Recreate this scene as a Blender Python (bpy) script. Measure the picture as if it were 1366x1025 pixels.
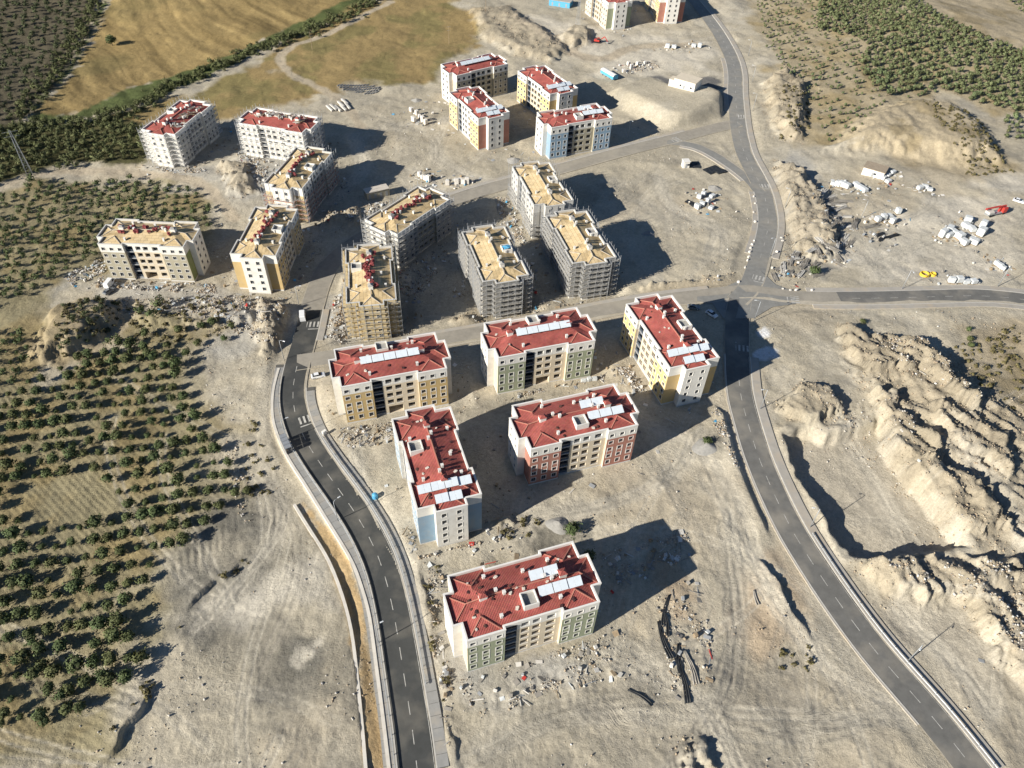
import bpy, bmesh, math, random
import numpy as np
from mathutils import Vector, Matrix, Euler

# ------------------------------------------------------------------ scene, camera, sky, sun, exposure
for o in list(bpy.data.objects):
    bpy.data.objects.remove(o, do_unlink=True)
scene = bpy.context.scene
COL = scene.collection
random.seed(7)
RNG = np.random.default_rng(11)

CAM_H, CAM_PITCH, CAM_ROLL, CAM_F = 164.13, 0.79087, 0.04173, 982.42
camd = bpy.data.cameras.new('drone_camera')
camd.sensor_width = 36.0
camd.lens = 36.0 * CAM_F / 1366.0
camd.clip_start = 1.0
camd.clip_end = 20000.0
cam = bpy.data.objects.new('drone_camera', camd)
COL.objects.link(cam)
_cp, _sp = math.cos(CAM_PITCH), math.sin(CAM_PITCH)
_fwd = Vector((0, _cp, -_sp)); _rt = Vector((1, 0, 0)); _up = Vector((0, _sp, _cp))
_r2 = _rt * math.cos(CAM_ROLL) + _up * math.sin(CAM_ROLL)
_u2 = -_rt * math.sin(CAM_ROLL) + _up * math.cos(CAM_ROLL)
_m = Matrix((_r2, _u2, -_fwd)).transposed().to_4x4()
_m.translation = Vector((0, 0, CAM_H))
cam.matrix_world = _m
scene.camera = cam

SUN_EL = math.radians(24.8)
SUN_AZ = math.radians(34.0)          # shadows fall towards this heading (from +X towards +Y)
world = bpy.data.worlds.new('World')
scene.world = world
world.use_nodes = True
wn = world.node_tree
wn.nodes.clear()
wo = wn.nodes.new('ShaderNodeOutputWorld')
wb = wn.nodes.new('ShaderNodeBackground')
sky = wn.nodes.new('ShaderNodeTexSky')
sky.sky_type = 'NISHITA'
sky.sun_disc = False
sky.sun_elevation = SUN_EL
sky.sun_rotation = math.atan2(-math.cos(SUN_AZ), -math.sin(SUN_AZ))
sky.altitude = 1200.0
sky.air_density = 1.0
sky.dust_density = 0.3
sky.ozone_density = 4.0
wb.inputs['Strength'].default_value = 0.05
wn.links.new(sky.outputs[0], wb.inputs[0])
wn.links.new(wb.outputs[0], wo.inputs[0])

sund = bpy.data.lights.new('sun', 'SUN')
sund.energy = 5.0
sund.angle = math.radians(0.53)
sund.color = (1.0, 0.94, 0.83)
sun = bpy.data.objects.new('sun', sund)
COL.objects.link(sun)
sun.rotation_euler = Vector((math.cos(SUN_AZ) * math.cos(SUN_EL), math.sin(SUN_AZ) * math.cos(SUN_EL), -math.sin(SUN_EL))).to_track_quat('-Z', 'Y').to_euler()
sun.location = (-200, -150, 300)

scene.view_settings.view_transform = 'Standard'
scene.view_settings.look = 'None'
scene.view_settings.gamma = 1.0
scene.view_settings.use_curve_mapping = False
scene.view_settings.exposure = 0.76
scene.render.engine = 'CYCLES'

# ------------------------------------------------------------------ the place, measured in metres (x east, y north of the viewer)

LAY = {
 'cp': [[17.52,136.67,-4.92],[4.33,83.28,-1.03],[-18.73,117.2,4.55],[46.78,167.48,5.59],[23.1,319.29,3.98],[-91.41,223.81,2.58],[-134.22,223.4,-1.2],[-35.35,152.75,4.31],[7.53,168.5,0.59],[-50.63,204.44,-4.96],[-42.43,244.12,-0.21],[-8.21,215.67,-1.08],[8.68,267.06,-2.62],[22.21,224.98,0.68],[-26.05,381.09,-0.41],[11.34,366.56,-2.43],[-21.11,336.25,-0.85],[-155.94,314.93,-2.08],[-107.97,309.01,1.38],[-90.57,271.51,-1.01],[110.0,80.0,-0.51],[60.0,45.0,1.42],[-20.0,40.0,0.37],[-70.0,60.0,-0.76],[-110.0,110.0,-1.97],[-150.0,160.0,-2.09],[150.0,170.0,3.23],[120.0,230.0,1.76],[200.0,300.0,3.65],[100.0,330.0,-0.27],[-200.0,400.0,-3.73],[-300.0,470.0,-5.0],[250.0,480.0,5.27],[70.0,430.0,-0.55],[50.0,490.0,-0.33],[150.0,100.0,1.68],[-200.0,250.0,-3.59],[90.0,270.0,-1.02],[0.0,430.0,0.04],[-100.0,420.0,-1.82],[160.0,400.0,2.92]],
 'cm': -2.178,
 'B': {"B5":[17.23,134.49,1.92,0.3399],"B8":[4.31,83.01,0.33,0.3489],"B7":[-18.99,118.95,1.63,-1.2294],"B3":[47.69,170.66,2.56,-1.2213],"BL":[23.38,323.42,-2.61,0.4141],"F1":[-92.19,225.67,-5.2,-1.5877],"G":[-133.68,222.51,-6.09,0.0004],"B1":[-35.9,155.14,0.34,0.3174],"B2":[7.55,168.85,1.2,0.3193],"S1":[-49.72,200.9,-3.79,-1.3761],"S2":[-42.4,243.96,-5.36,-2.1606],"S3":[-8.17,214.84,-3.11,-1.2571],"S4":[8.61,264.81,-3.78,-1.2626],"S5":[22.27,225.52,-1.83,-1.2624],"T1":[-26.0,380.51,-4.53,0.6035],"T2":[11.25,363.51,-3.66,-1.0142],"T3":[-21.06,335.38,-3.79,-1.0309],"L1":[-154.87,312.79,-6.12,-1.7859],"L2":[-108.47,310.43,-4.47,-0.228],"L3":[-90.28,270.67,-4.73,-1.7633],"E1":[49.99,491.47,-2.82,-1.1806],"E2":[86.74,504.59,-2.42,-1.4044]},
 'roads': {"left":[[-16.1,49.2],[-18.6,59.2],[-20.5,65.6],[-22.4,72.2],[-24.3,78.8],[-26.3,85.1],[-28.7,91.8],[-31.5,98.1],[-34.9,103.9],[-38.8,109.8],[-42.5,114.6],[-46.3,119.5],[-50.2,124.3],[-54.3,129.7],[-59.1,136.5],[-63.0,143.7],[-66.2,151.0],[-68.0,157.6],[-68.9,163.6],[-69.6,170.2],[-70.0,179.0],[-70.6,187.9],[-71.7,199.4],[-72.4,212.0],[-71.6,225.4],[-66.3,239.7],[-55.3,254.1],[-41.5,266.1],[-23.6,279.0],[-1.4,292.3],[22.0,304.9],[50.4,321.2],[72.9,333.5],[92.5,344.4],[106.4,351.0]],"middle":[[-69.9,170.5],[-52.5,174.4],[-35.9,178.9],[-15.3,185.4],[8.6,192.2],[30.5,199.5],[50.9,205.2],[69.9,209.1],[83.7,211.7],[98.9,208.6],[114.9,208.8],[131.3,210.1],[151.0,212.5],[168.3,214.7],[185.9,214.0],[202.6,211.3]],"north":[[78.2,205.6],[83.3,212.2],[87.8,221.9],[93.1,235.9],[97.9,248.6],[101.8,261.9],[104.2,277.0],[105.0,290.9],[104.1,306.1],[103.5,322.1],[105.5,346.2],[107.8,362.5],[111.4,386.3],[115.5,408.6],[117.7,432.1],[117.5,465.4],[115.1,498.1],[110.6,533.1],[105.5,571.2]],"slip":[[68.9,330.3],[80.9,327.1],[88.4,319.4],[95.1,308.5],[101.1,296.0],[103.2,285.7]],"south":[[80.7,210.2],[76.7,197.8],[74.1,185.6],[72.6,176.2],[70.8,164.2],[70.1,155.3],[70.4,148.5],[70.6,141.8],[71.0,135.5],[71.9,129.1],[73.0,122.2],[74.4,115.7],[75.9,109.1],[78.3,102.6],[80.6,95.7],[83.2,89.4],[86.0,82.6],[89.2,76.4],[92.5,70.7],[95.8,64.9],[98.5,59.3],[101.6,52.5]]},
 'junction': [[81.0,218.3],[90.7,225.0],[94.1,216.3],[100.3,211.9],[98.4,204.6],[89.6,202.5],[81.7,195.8],[71.4,195.5],[69.1,204.1],[64.0,205.3],[65.0,211.8],[74.8,213.8]],
 'wall1': [[-75.0,167.6],[-74.0,156.7],[-70.6,144.1],[-66.4,136.0],[-61.4,128.1],[-56.2,121.5],[-49.2,111.9],[-43.3,104.0],[-39.4,98.8],[-36.5,94.3],[-34.4,89.4],[-32.0,84.5],[-28.3,71.9],[-25.5,62.2],[-23.2,53.9],[-21.8,48.7]],
 'wall2': [[-56.9,114.0],[-53.1,108.9],[-49.0,103.7],[-44.2,97.5],[-40.6,91.2],[-37.6,85.2],[-35.1,79.1],[-32.8,71.4],[-30.8,64.2],[-28.9,57.3],[-26.8,49.1]],
 'track': [[-222.0,274.8],[-209.6,288.9],[-190.8,291.1],[-167.0,290.0],[-145.8,286.7],[-128.1,272.3],[-117.0,256.8]],
 'ftrack': [[-88.6,504.1],[-117.3,454.2],[-135.2,434.9],[-139.7,421.4],[-128.7,398.9],[-105.9,378.6],[-85.3,352.7],[-78.7,336.6]],
 'ztrack': [[-6.1,481.0],[16.9,448.8],[42.4,429.2],[65.6,449.9],[101.3,453.1]],
 'pit': [[79.7,144.0],[88.1,147.2],[92.9,143.4],[104.1,147.3],[109.9,150.5],[110.4,136.0],[113.6,126.5],[117.0,117.0],[120.2,108.6],[106.9,106.1],[98.8,103.4],[88.4,104.1],[86.7,109.9],[84.9,117.4],[83.0,124.0],[80.3,130.2]],
 'heaps': [[2.4,1.9,0.7,[[80.0,153.6],[91.4,163.4],[97.0,162.7],[99.3,154.4],[97.7,149.9],[89.9,148.1],[82.4,149.3]]],[2.8,2.2,0.7,[[110.0,131.3],[117.5,134.8],[127.2,129.6],[132.7,120.1],[131.8,115.4],[122.9,110.5],[117.6,114.7],[111.1,125.1]]],[2.3,1.8,0.6,[[110.4,161.1],[117.0,159.9],[116.1,153.7],[122.3,142.6],[122.7,134.5],[115.8,132.9],[111.2,135.3],[110.3,146.2]]],[2.0,2.0,1.3,[[109.0,193.0],[118.7,187.7],[134.7,186.9],[136.3,177.8],[138.3,161.2],[141.1,153.8],[133.5,157.8],[127.5,170.3],[113.0,169.4],[108.8,179.6]]],[1.8,2.0,1.3,[[126.4,157.3],[139.3,152.1],[146.0,144.0],[139.0,130.2],[132.5,135.0],[126.8,142.8]]],[1.6,3.0,1.7,[[91.0,101.6],[117.4,106.3],[132.3,102.2],[129.8,82.6],[121.8,65.3],[113.6,82.0],[113.7,91.4],[93.9,92.6],[91.4,96.5]]],[5.0,9,0.22,[[-158.4,174.0],[-162.5,191.3],[-154.8,202.2],[-141.2,200.6],[-136.5,190.4],[-140.1,179.4],[-147.0,171.0],[-154.6,168.8]]],[2.5,6,2.0,[[116.4,313.2],[126.6,299.7],[128.6,265.6],[123.5,237.6],[113.3,232.0],[107.5,242.3],[108.6,265.0],[111.2,289.7]]],[3.5,8,1.6,[[129.1,398.3],[145.8,418.5],[148.7,388.8],[132.7,331.1],[123.0,334.8],[122.4,362.4]]],[2.5,5,1.2,[[19.2,460.2],[27.3,474.9],[37.7,471.2],[39.2,452.8],[27.8,444.3]]],[2.4,9,0.9,[[-37.5,496.4],[-11.6,505.8],[17.0,459.9],[25.5,438.7],[14.5,422.3],[-4.8,431.0],[-27.9,455.7]]],[1.6,4,1.8,[[-92.0,204.3],[-80.2,200.4],[-76.2,179.7],[-79.2,172.0],[-88.6,187.6]]],[1.2,5,0.6,[[-135.5,194.5],[-96.0,204.2],[-88.4,191.7],[-101.4,187.3],[-124.6,186.8]]],[2.2,5,1.2,[[-137.2,301.6],[-122.6,298.5],[-110.9,273.9],[-121.7,272.4]]],[1.3,4,1.2,[[-81.2,261.6],[-66.4,265.6],[-63.1,255.1],[-76.0,251.3]]],[1.4,3,1.5,[[-22.3,193.1],[-9.8,201.3],[-5.8,199.9],[-11.9,192.3],[-19.4,188.8]]],[1.4,3,1.5,[[43.8,213.2],[71.9,220.5],[81.7,221.7],[79.2,215.8],[56.8,209.8],[44.7,208.5]]],[0.9,3,1.2,[[37.8,55.9],[44.4,57.7],[46.5,51.1],[37.1,50.7]]],[6,18,0.5,[[140.3,320.3],[164.1,354.6],[193.4,375.4],[221.6,377.6],[227.4,345.4],[220.9,314.8],[202.0,311.1],[171.3,320.7]]],[0.7,8,1.3,[[112.9,189.2],[137.3,187.1],[151.9,165.5],[163.1,154.0],[139.0,102.6],[127.1,106.3],[122.5,109.3],[118.5,117.1],[112.3,128.9],[111.7,150.5],[108.6,162.6],[106.3,179.5]]],[1.2,3,1.0,[[-25.9,104.7],[-14.7,108.5],[0.9,111.6],[2.9,109.4],[-14.2,103.0],[-21.3,98.4]]]],
 'terrace': [[49.7,378.6],[66.5,391.4],[76.6,380.9],[91.3,380.9],[99.0,374.4],[95.4,363.8],[82.6,352.5],[76.0,349.8],[70.8,352.2],[61.5,365.0]],
 'scarps': [[2.0,8,[[61.6,155.9],[65.1,145.7],[66.9,137.5],[68.7,127.9],[70.6,119.4],[72.3,107.4]]],[1.5,7,[[63.7,105.3],[66.7,99.2],[69.9,90.7],[72.3,83.1],[72.3,79.5]]],[1.2,6,[[134.4,188.0],[137.6,177.9],[139.5,161.3],[140.5,152.2]]],[1.4,6,[[-65.5,98.2],[-69.1,92.3],[-74.3,86.2],[-77.3,80.4]]],[1.6,8,[[-76.8,67.0],[-77.9,58.9],[-80.8,51.9],[-83.1,46.0]]],[0.9,5,[[-20.8,98.4],[-18.3,87.5],[-14.5,76.5]]],[1.0,5,[[-12.7,63.1],[-10.1,56.3],[-5.6,49.1]]]],
 'zones': [["wheat",3,[[-285.9,523.7],[-266.4,499.7],[-250.5,429.0],[-244.4,396.6],[-239.0,340.4],[-230.5,333.8],[-217.2,344.3],[-204.7,377.8],[-180.4,399.6],[-154.3,441.1],[-115.4,492.5],[-83.7,539.7]]],["green",2,[[-281.2,537.0],[-263.8,481.6],[-251.3,411.8],[-246.5,375.5],[-240.5,336.0],[-228.8,330.2],[-215.5,340.4],[-203.4,346.4],[-175.6,385.4],[-154.5,425.8],[-109.5,485.7],[-99.2,509.6],[-113.5,508.1],[-154.3,441.1],[-181.3,402.5],[-207.3,374.6],[-220.0,342.2],[-239.3,338.7],[-246.7,401.5],[-258.2,451.8]]],["grass",6,[[-81.8,525.3],[-113.6,482.9],[-141.2,441.9],[-143.5,416.2],[-133.1,391.9],[-143.8,359.1],[-180.9,366.4],[-201.8,342.5],[-176.9,325.3],[-158.2,333.8],[-107.8,369.1],[-87.7,387.4],[-44.1,391.1],[-47.1,422.4],[-27.2,444.9],[-30.0,490.8],[-51.0,514.8]]],["grass",5,[[-180.9,340.6],[-169.3,378.2],[-150.5,410.9],[-121.7,453.8],[-108.0,477.5],[-117.9,457.4],[-137.4,434.8],[-141.9,418.3],[-129.0,392.0],[-107.8,369.1],[-138.0,352.3],[-163.1,348.2]]],["dark",6,[[-385.1,534.0],[-281.2,537.0],[-258.2,451.8],[-248.6,401.2],[-240.5,336.0],[-241.1,312.9],[-257.9,306.4]]],["wood",4,[[-265.2,319.7],[-228.8,330.2],[-200.2,338.6],[-184.7,336.2],[-169.5,300.9],[-211.3,292.6],[-222.8,276.5],[-237.1,268.2]]],["orchard",6,[[-234.2,262.8],[-209.3,281.5],[-161.9,285.1],[-130.7,270.5],[-121.5,251.2],[-122.6,235.7],[-146.0,227.7],[-159.7,213.1],[-183.4,200.4],[-196.2,194.8]]],["orchard",8,[[-205.8,211.7],[-170.6,201.3],[-149.7,163.7],[-134.9,186.5],[-115.9,199.3],[-101.4,187.3],[-103.9,164.8],[-92.4,145.0],[-74.0,122.2],[-68.4,109.8],[-81.2,94.3],[-89.0,80.2],[-78.9,67.8],[-81.7,58.0],[-80.0,46.1],[-110.5,45.1]]],["pinefloor",8,[[153.7,602.4],[142.7,506.0],[137.6,418.6],[129.2,331.1],[157.2,331.2],[184.8,372.8],[222.8,390.9],[243.1,372.6],[277.1,369.9],[411.0,636.8]]],["scrub",8,[[233.5,521.7],[271.0,470.9],[291.4,448.4],[328.7,473.7],[375.1,564.9],[287.3,583.7]]],["scrub",10,[[166.6,363.0],[194.4,378.2],[221.6,377.6],[220.1,329.0],[230.7,316.3],[214.9,282.4],[200.5,299.1],[172.4,313.8],[139.4,316.8]]],["scrub",8,[[154.3,194.4],[181.4,209.7],[188.3,194.3],[164.9,148.3],[148.7,152.8],[142.1,164.7]]],["scrub",4,[[-159.6,173.9],[-164.0,193.3],[-155.8,204.3],[-141.1,204.9],[-132.3,186.6],[-138.4,176.8],[-145.4,167.4],[-154.1,165.2]]],["grey",5,[[-80.2,86.1],[-61.8,86.4],[-44.2,81.0],[-34.4,75.8],[-29.0,59.4],[-43.4,62.1],[-65.0,67.3],[-77.1,74.9]]],["grey",6,[[-82.6,109.9],[-69.1,119.5],[-59.9,112.1],[-51.8,98.7],[-67.3,86.3],[-80.2,86.1]]],["pale",3,[[-50.2,76.3],[-45.3,78.2],[-41.8,73.8],[-45.3,70.3],[-48.6,71.1]]],["pale",6,[[-80.0,80.4],[-63.5,92.3],[-47.5,96.6],[-41.7,86.7],[-65.6,80.6]]],["greypale",6,[[-163.5,215.2],[-149.7,215.8],[-108.7,210.3],[-100.0,199.7],[-141.5,202.7],[-160.1,201.9]]],["greypale",8,[[-165.4,294.5],[-133.8,301.6],[-126.5,312.0],[-93.2,302.9],[-104.7,268.4],[-123.5,267.8],[-141.1,282.4]]],["greypale",6,[[-72.9,209.7],[-61.2,205.7],[-53.6,180.0],[-60.3,175.9],[-71.6,192.1]]],["greypale",8,[[-104.7,206.0],[-80.5,207.1],[-79.3,191.9],[-87.7,175.8],[-105.3,191.3]]],["sand",1.2,[[-55.1,115.0],[-48.8,109.8],[-43.0,102.7],[-37.9,95.8],[-34.8,88.8],[-32.6,83.2],[-29.0,71.6],[-26.1,61.9],[-23.7,53.6],[-22.4,49.0],[-26.3,48.8],[-28.4,57.0],[-30.2,63.8],[-32.3,71.0],[-34.7,78.7],[-37.2,84.7],[-40.1,90.7],[-43.8,97.1]]],["orange",6,[[59.3,100.4],[66.3,101.7],[69.8,91.6],[69.4,82.1],[61.9,80.0],[56.6,85.3]]],["orange",5,[[39.5,101.5],[47.8,99.8],[44.0,84.7],[39.5,84.5]]],["greypale",6,[[-11.6,73.1],[5.5,73.9],[15.8,70.9],[5.7,65.5],[-7.7,66.6]]],["grey",5,[[-21.0,95.3],[-15.2,93.5],[-11.7,74.9],[-13.3,64.7],[-17.3,78.2]]],["grey",4,[[54.7,142.4],[61.3,142.7],[62.3,135.9],[55.7,134.3]]],["grey",3,[[4.9,109.5],[17.7,112.5],[23.4,106.1],[16.5,103.5],[8.8,104.2]]],["lime",1.0,[[80.0,188.9],[83.9,191.0],[86.3,187.9],[85.2,185.2],[81.3,185.8]]],["lime",1.0,[[79.2,180.1],[82.9,181.7],[85.8,179.2],[85.6,176.3],[80.0,174.7],[77.9,176.4]]],["greypale",5,[[127.4,338.6],[130.8,303.1],[130.0,259.8],[126.4,237.8],[111.9,226.8],[106.0,247.7],[109.8,283.4]]],["pitfloor",3,[[81.1,143.5],[88.1,145.2],[103.9,146.7],[110.2,135.2],[113.2,125.2],[116.9,116.5],[119.2,108.5],[99.0,104.1],[88.6,104.7],[84.9,117.4]]],["pitfloor",6,[[93.9,92.6],[113.3,90.4],[112.8,80.1],[114.0,66.6],[108.0,60.1],[103.5,69.5],[94.5,83.1]]],["pale",10,[[133.1,259.9],[224.0,301.9],[185.7,218.8],[122.2,215.3]]],["pale",10,[[-1.7,493.9],[114.5,453.1],[106.9,408.8],[41.3,408.6]]],["darkyard",2,[[69.1,407.2],[74.3,409.2],[83.9,404.1],[105.8,406.8],[104.7,391.1],[97.2,385.6],[80.5,393.3]]]],
 'orchardA': [[-180.2,180.0],[-167.6,184.9],[-148.4,162.1],[-135.8,182.6],[-108.9,172.0],[-94.2,145.1],[-78.6,130.2],[-72.1,117.1],[-74.5,109.8],[-85.2,97.4],[-87.6,86.1],[-88.4,76.5],[-78.6,69.6],[-86.6,61.8],[-99.7,54.3],[-111.5,52.4]],
 'orchardB': [[-221.6,256.2],[-210.2,276.5],[-168.4,284.9],[-132.9,272.2],[-122.9,253.9],[-124.2,240.7],[-147.9,232.6],[-162.1,224.8],[-171.1,207.9],[-186.5,191.5]],
 'orchardC': [[-415.6,560.9],[-308.1,578.0],[-271.0,463.2],[-255.0,400.1],[-245.3,335.1],[-267.0,304.8]],
 'wood': [[-259.7,309.6],[-234.2,326.8],[-198.6,334.8],[-182.0,331.0],[-169.9,302.9],[-192.4,294.8],[-214.6,285.7],[-234.2,262.8]],
 'hedge': [[-239.5,309.6],[-235.3,329.0],[-212.2,332.9],[-197.4,340.6],[-188.1,370.4],[-174.8,395.1],[-154.5,425.8],[-134.2,449.7],[-109.5,485.7],[-96.8,509.9]],
 'hedge2': [[-242.9,331.5],[-246.7,360.1],[-252.8,397.2],[-262.2,439.6],[-269.7,475.4],[-278.6,517.8]],
 'pineA': [[158.6,585.5],[140.8,452.9],[141.1,398.2],[148.7,388.8],[143.2,331.1],[157.7,332.7],[188.3,377.5],[222.8,390.9],[243.9,374.4],[277.1,369.9],[316.0,448.7],[293.0,451.8],[273.5,465.8],[257.8,508.5],[265.3,598.3]],
 'pineA_dense': [[208.5,590.9],[178.0,477.8],[201.9,452.8],[183.4,419.7],[184.1,395.3],[187.8,381.9],[223.8,393.7],[243.9,374.4],[277.1,369.9],[316.0,448.7],[293.0,451.8],[273.5,465.8],[257.8,508.5],[265.3,598.3]],
 'pineB': [[241.1,368.1],[281.6,378.8],[259.7,335.7],[233.5,342.6]],
 'pineC': [[335.8,608.8],[401.4,617.6],[343.2,502.0],[328.5,526.6]],
 'extra_trees': [[[-124.9,198.2],1.6],[[-124.8,190.8],1.3],[[-129.5,192.7],1.2],[[-124.4,182.9],1.1],[[-127.2,177.2],1.1],[[-127.0,164.6],1.1],[[-140.6,162.4],1.1],[[-132.5,180.8],1.0],[[-103.1,188.5],1.0],[[-96.3,187.4],0.8],[[-106.6,187.2],0.9],[[-113.6,185.1],1.0],[[-114.7,177.4],0.9],[[-97.0,181.5],0.8],[[-105.0,178.7],0.9],[[-119.1,172.5],1.1],[[-107.1,173.8],0.9],[[-209.5,278.4],1.6],[[-73.7,117.6],0.9],[[-76.4,112.7],0.9],[[-70.8,118.3],0.8],[[-86.2,75.6],1.0],[[-81.8,70.9],1.2],[[-103.5,69.0],1.0],[[-94.8,63.3],0.9],[[-88.7,66.8],1.0],[[-96.1,62.4],0.9],[[-108.7,74.2],0.9],[[-109.9,69.7],0.9],[[-117.7,79.5],1.0],[[-106.4,58.0],0.9],[[-91.0,76.4],0.9],[[-97.3,56.7],0.8]],
 'lamps': [[-72.5,171.3],[-62.8,137.4],[-42.2,110.6],[-27.1,77.1],[75.1,153.1],[80.3,112.4],[94.5,77.3],[111.0,272.3],[140.0,264.7],[139.6,216.1],[177.1,221.4],[50.6,333.2],[81.7,194.6],[93.5,233.8],[116.0,364.2],[122.4,398.4],[127.7,435.3],[-76.2,201.5]],
 'stones': [[103.9,248.8],[103.9,246.6],[99.6,238.2],[95.3,227.2],[95.9,213.5],[98.4,212.7],[100.5,212.8],[106.2,213.1],[92.7,246.2],[91.3,243.4],[90.1,240.7],[89.2,237.9],[88.3,234.7],[87.2,232.1],[85.3,227.4],[80.8,217.3],[99.8,281.2],[99.2,275.6],[97.1,268.3],[96.1,260.6]],
 'bushes': [[109.7,223.7],[118.5,195.2],[154.7,194.1],[152.6,188.4],[151.5,185.3],[-237.6,429.1],[17.0,107.5],[21.2,100.6],[56.8,139.2]],
 'cars': [[-73.7,194.6,1.82,4.4],[-61.2,163.5,0.35,2.3],[62.0,200.9,-0.15,2.6],[67.6,197.1,-0.84,2.8],[-148.2,210.8,1.48,2.3],[-147.1,206.9,1.11,2.0],[211.6,281.4,-0.6,2.7]],
 'sign': [-60.4,134.5,-1.09,4.5],
 'items': {"slab_beam":[[-97.2,355.4,-0.93,5.2],[-95.5,356.3,-0.92,5.1],[-93.1,355.6,-0.92,5.1],[-92.4,360.1,-0.93,5.2],[-90.6,356.7,-0.95,5.2],[-88.7,358.6,-1.02,4.0],[-91.2,363.7,-0.93,5.2]],"pallet":[[-44.6,293.2,-0.76,2.5],[-43.2,292.1,-0.73,2.5],[-41.7,291.0,-0.76,2.5],[-40.3,289.9,-0.73,2.5],[-31.8,287.4,0.06,1.6],[-27.9,288.2,0.08,1.3],[-26.4,289.5,0.06,1.7],[-25.0,288.4,0.06,1.7],[-23.4,289.1,0.06,1.7],[-52.9,351.3,-0.97,3.9],[-51.1,348.1,-0.95,3.9],[-49.2,344.9,-0.95,3.8],[-47.5,342.6,-0.94,3.7],[-56.1,355.2,-1.03,4.7],[-53.6,344.5,-0.83,3.1],[136.5,291.4,-0.83,1.8],[137.9,290.7,-0.75,1.8],[139.4,290.1,-0.79,1.7],[140.9,288.9,-0.79,1.8],[145.5,290.2,-0.97,2.3],[146.7,287.7,-0.97,2.3],[147.7,285.8,-0.95,2.2],[159.5,296.8,0.72,3.0],[162.1,298.8,0.72,3.0],[164.9,301.4,0.72,3.2],[160.6,294.2,0.59,2.5],[168.4,252.9,0.71,3.5],[170.8,253.1,0.71,3.5],[173.9,254.9,-1.27,2.7],[175.0,252.3,-1.26,2.6],[175.4,248.7,-1.3,2.6],[173.2,257.5,0.79,4.1],[181.4,260.8,-1.25,2.2],[182.5,258.2,-1.25,2.2],[179.6,249.6,-0.49,1.9],[184.6,255.2,0.54,2.3],[183.3,264.7,-0.59,1.8],[188.1,261.3,0.66,2.9],[182.7,235.5,-0.97,1.6],[183.6,234.2,-1.23,1.5],[184.3,233.3,-0.97,1.6],[146.2,263.2,-1.08,1.9],[149.2,265.0,-1.22,2.3],[152.1,266.3,-1.4,2.3],[151.7,261.7,0.54,2.3],[156.4,269.3,-1.48,2.3],[172.4,289.0,0.37,1.9],[175.1,290.3,-0.34,1.5],[176.7,288.6,0.06,1.7],[76.1,278.6,-0.57,2.0],[78.4,281.2,-0.61,2.1],[79.3,275.0,0.55,2.5],[76.5,273.1,-0.27,1.9],[82.0,280.1,0.63,2.2],[79.8,270.2,-0.5,1.3],[74.3,271.3,-0.71,1.8],[159.7,222.0,0.05,2.0],[162.8,222.7,0.1,2.0],[165.5,222.5,0.1,2.0],[168.4,222.8,0.11,1.8],[54.7,412.0,0.4,2.8],[59.3,417.3,0.66,3.4],[63.0,421.5,0.76,3.2],[58.0,421.4,0.74,3.1],[67.5,423.7,0.57,2.0],[82.9,447.0,-0.5,2.3],[86.8,447.1,-0.48,2.4],[98.6,449.5,-0.5,2.3],[101.9,448.4,-0.54,2.3],[22.4,163.6,0.32,1.3],[24.1,164.0,0.32,1.3],[25.8,164.4,0.35,1.2]],"lumber":[[126.3,277.5,0.6,13.4],[128.0,274.5,0.35,9.3],[128.4,270.3,0.25,10.3],[128.6,265.6,0.02,8.6],[125.5,259.7,-0.17,5.8],[120.8,253.8,1.15,9.5],[125.1,243.0,1.06,12.9],[127.1,242.0,0.92,9.8],[133.2,255.4,1.09,10.5],[121.3,234.9,1.37,10.9],[122.2,231.4,1.66,8.8],[116.4,234.7,0.96,6.6],[104.7,235.8,0.77,5.4],[104.8,231.6,1.24,6.8],[105.2,226.5,0.82,5.7],[98.5,225.3,1.28,5.3],[99.4,221.3,0.99,4.9],[141.7,251.3,0.56,4.5],[145.0,250.4,0.47,8.0],[141.8,248.1,0.72,3.5]],"pipe":[[37.3,84.4,-1.35,9.2],[38.9,87.3,-1.49,6.5],[40.8,91.3,-1.85,8.6],[40.2,75.5,-1.42,10.2],[41.5,79.1,-1.63,7.1],[28.8,68.1,-0.53,5.9],[61.8,93.3,-1.4,3.6],[42.5,77.3,-1.35,7.9]]},
 'houses': {"white_house":[83.8,379.2,-0.56,8.6],"cabin":[-60.9,276.3,0.51,5.7],"booth":[74.2,306.9,0.07,1.4],"shed":[156.9,301.9,-0.55,4.8],"tank":[46.0,404.7,-0.96,7.1],"depot":[21.4,512.5,-0.33,6.1]},
 'vehicle': {"red_truck":[197.0,270.8,0.39,5.8],"red_machine":[42.3,454.2,-0.24,3.7],"yellow_coil":[151.5,225.9,0.1,2.0]},
 'bluetent': [-35.4,116.2],
 'pylons': [[-214.6,285.7],[31.0,475.3],[-122.3,429.5],[-45.3,445.5],[-26.0,486.3]],
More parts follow.
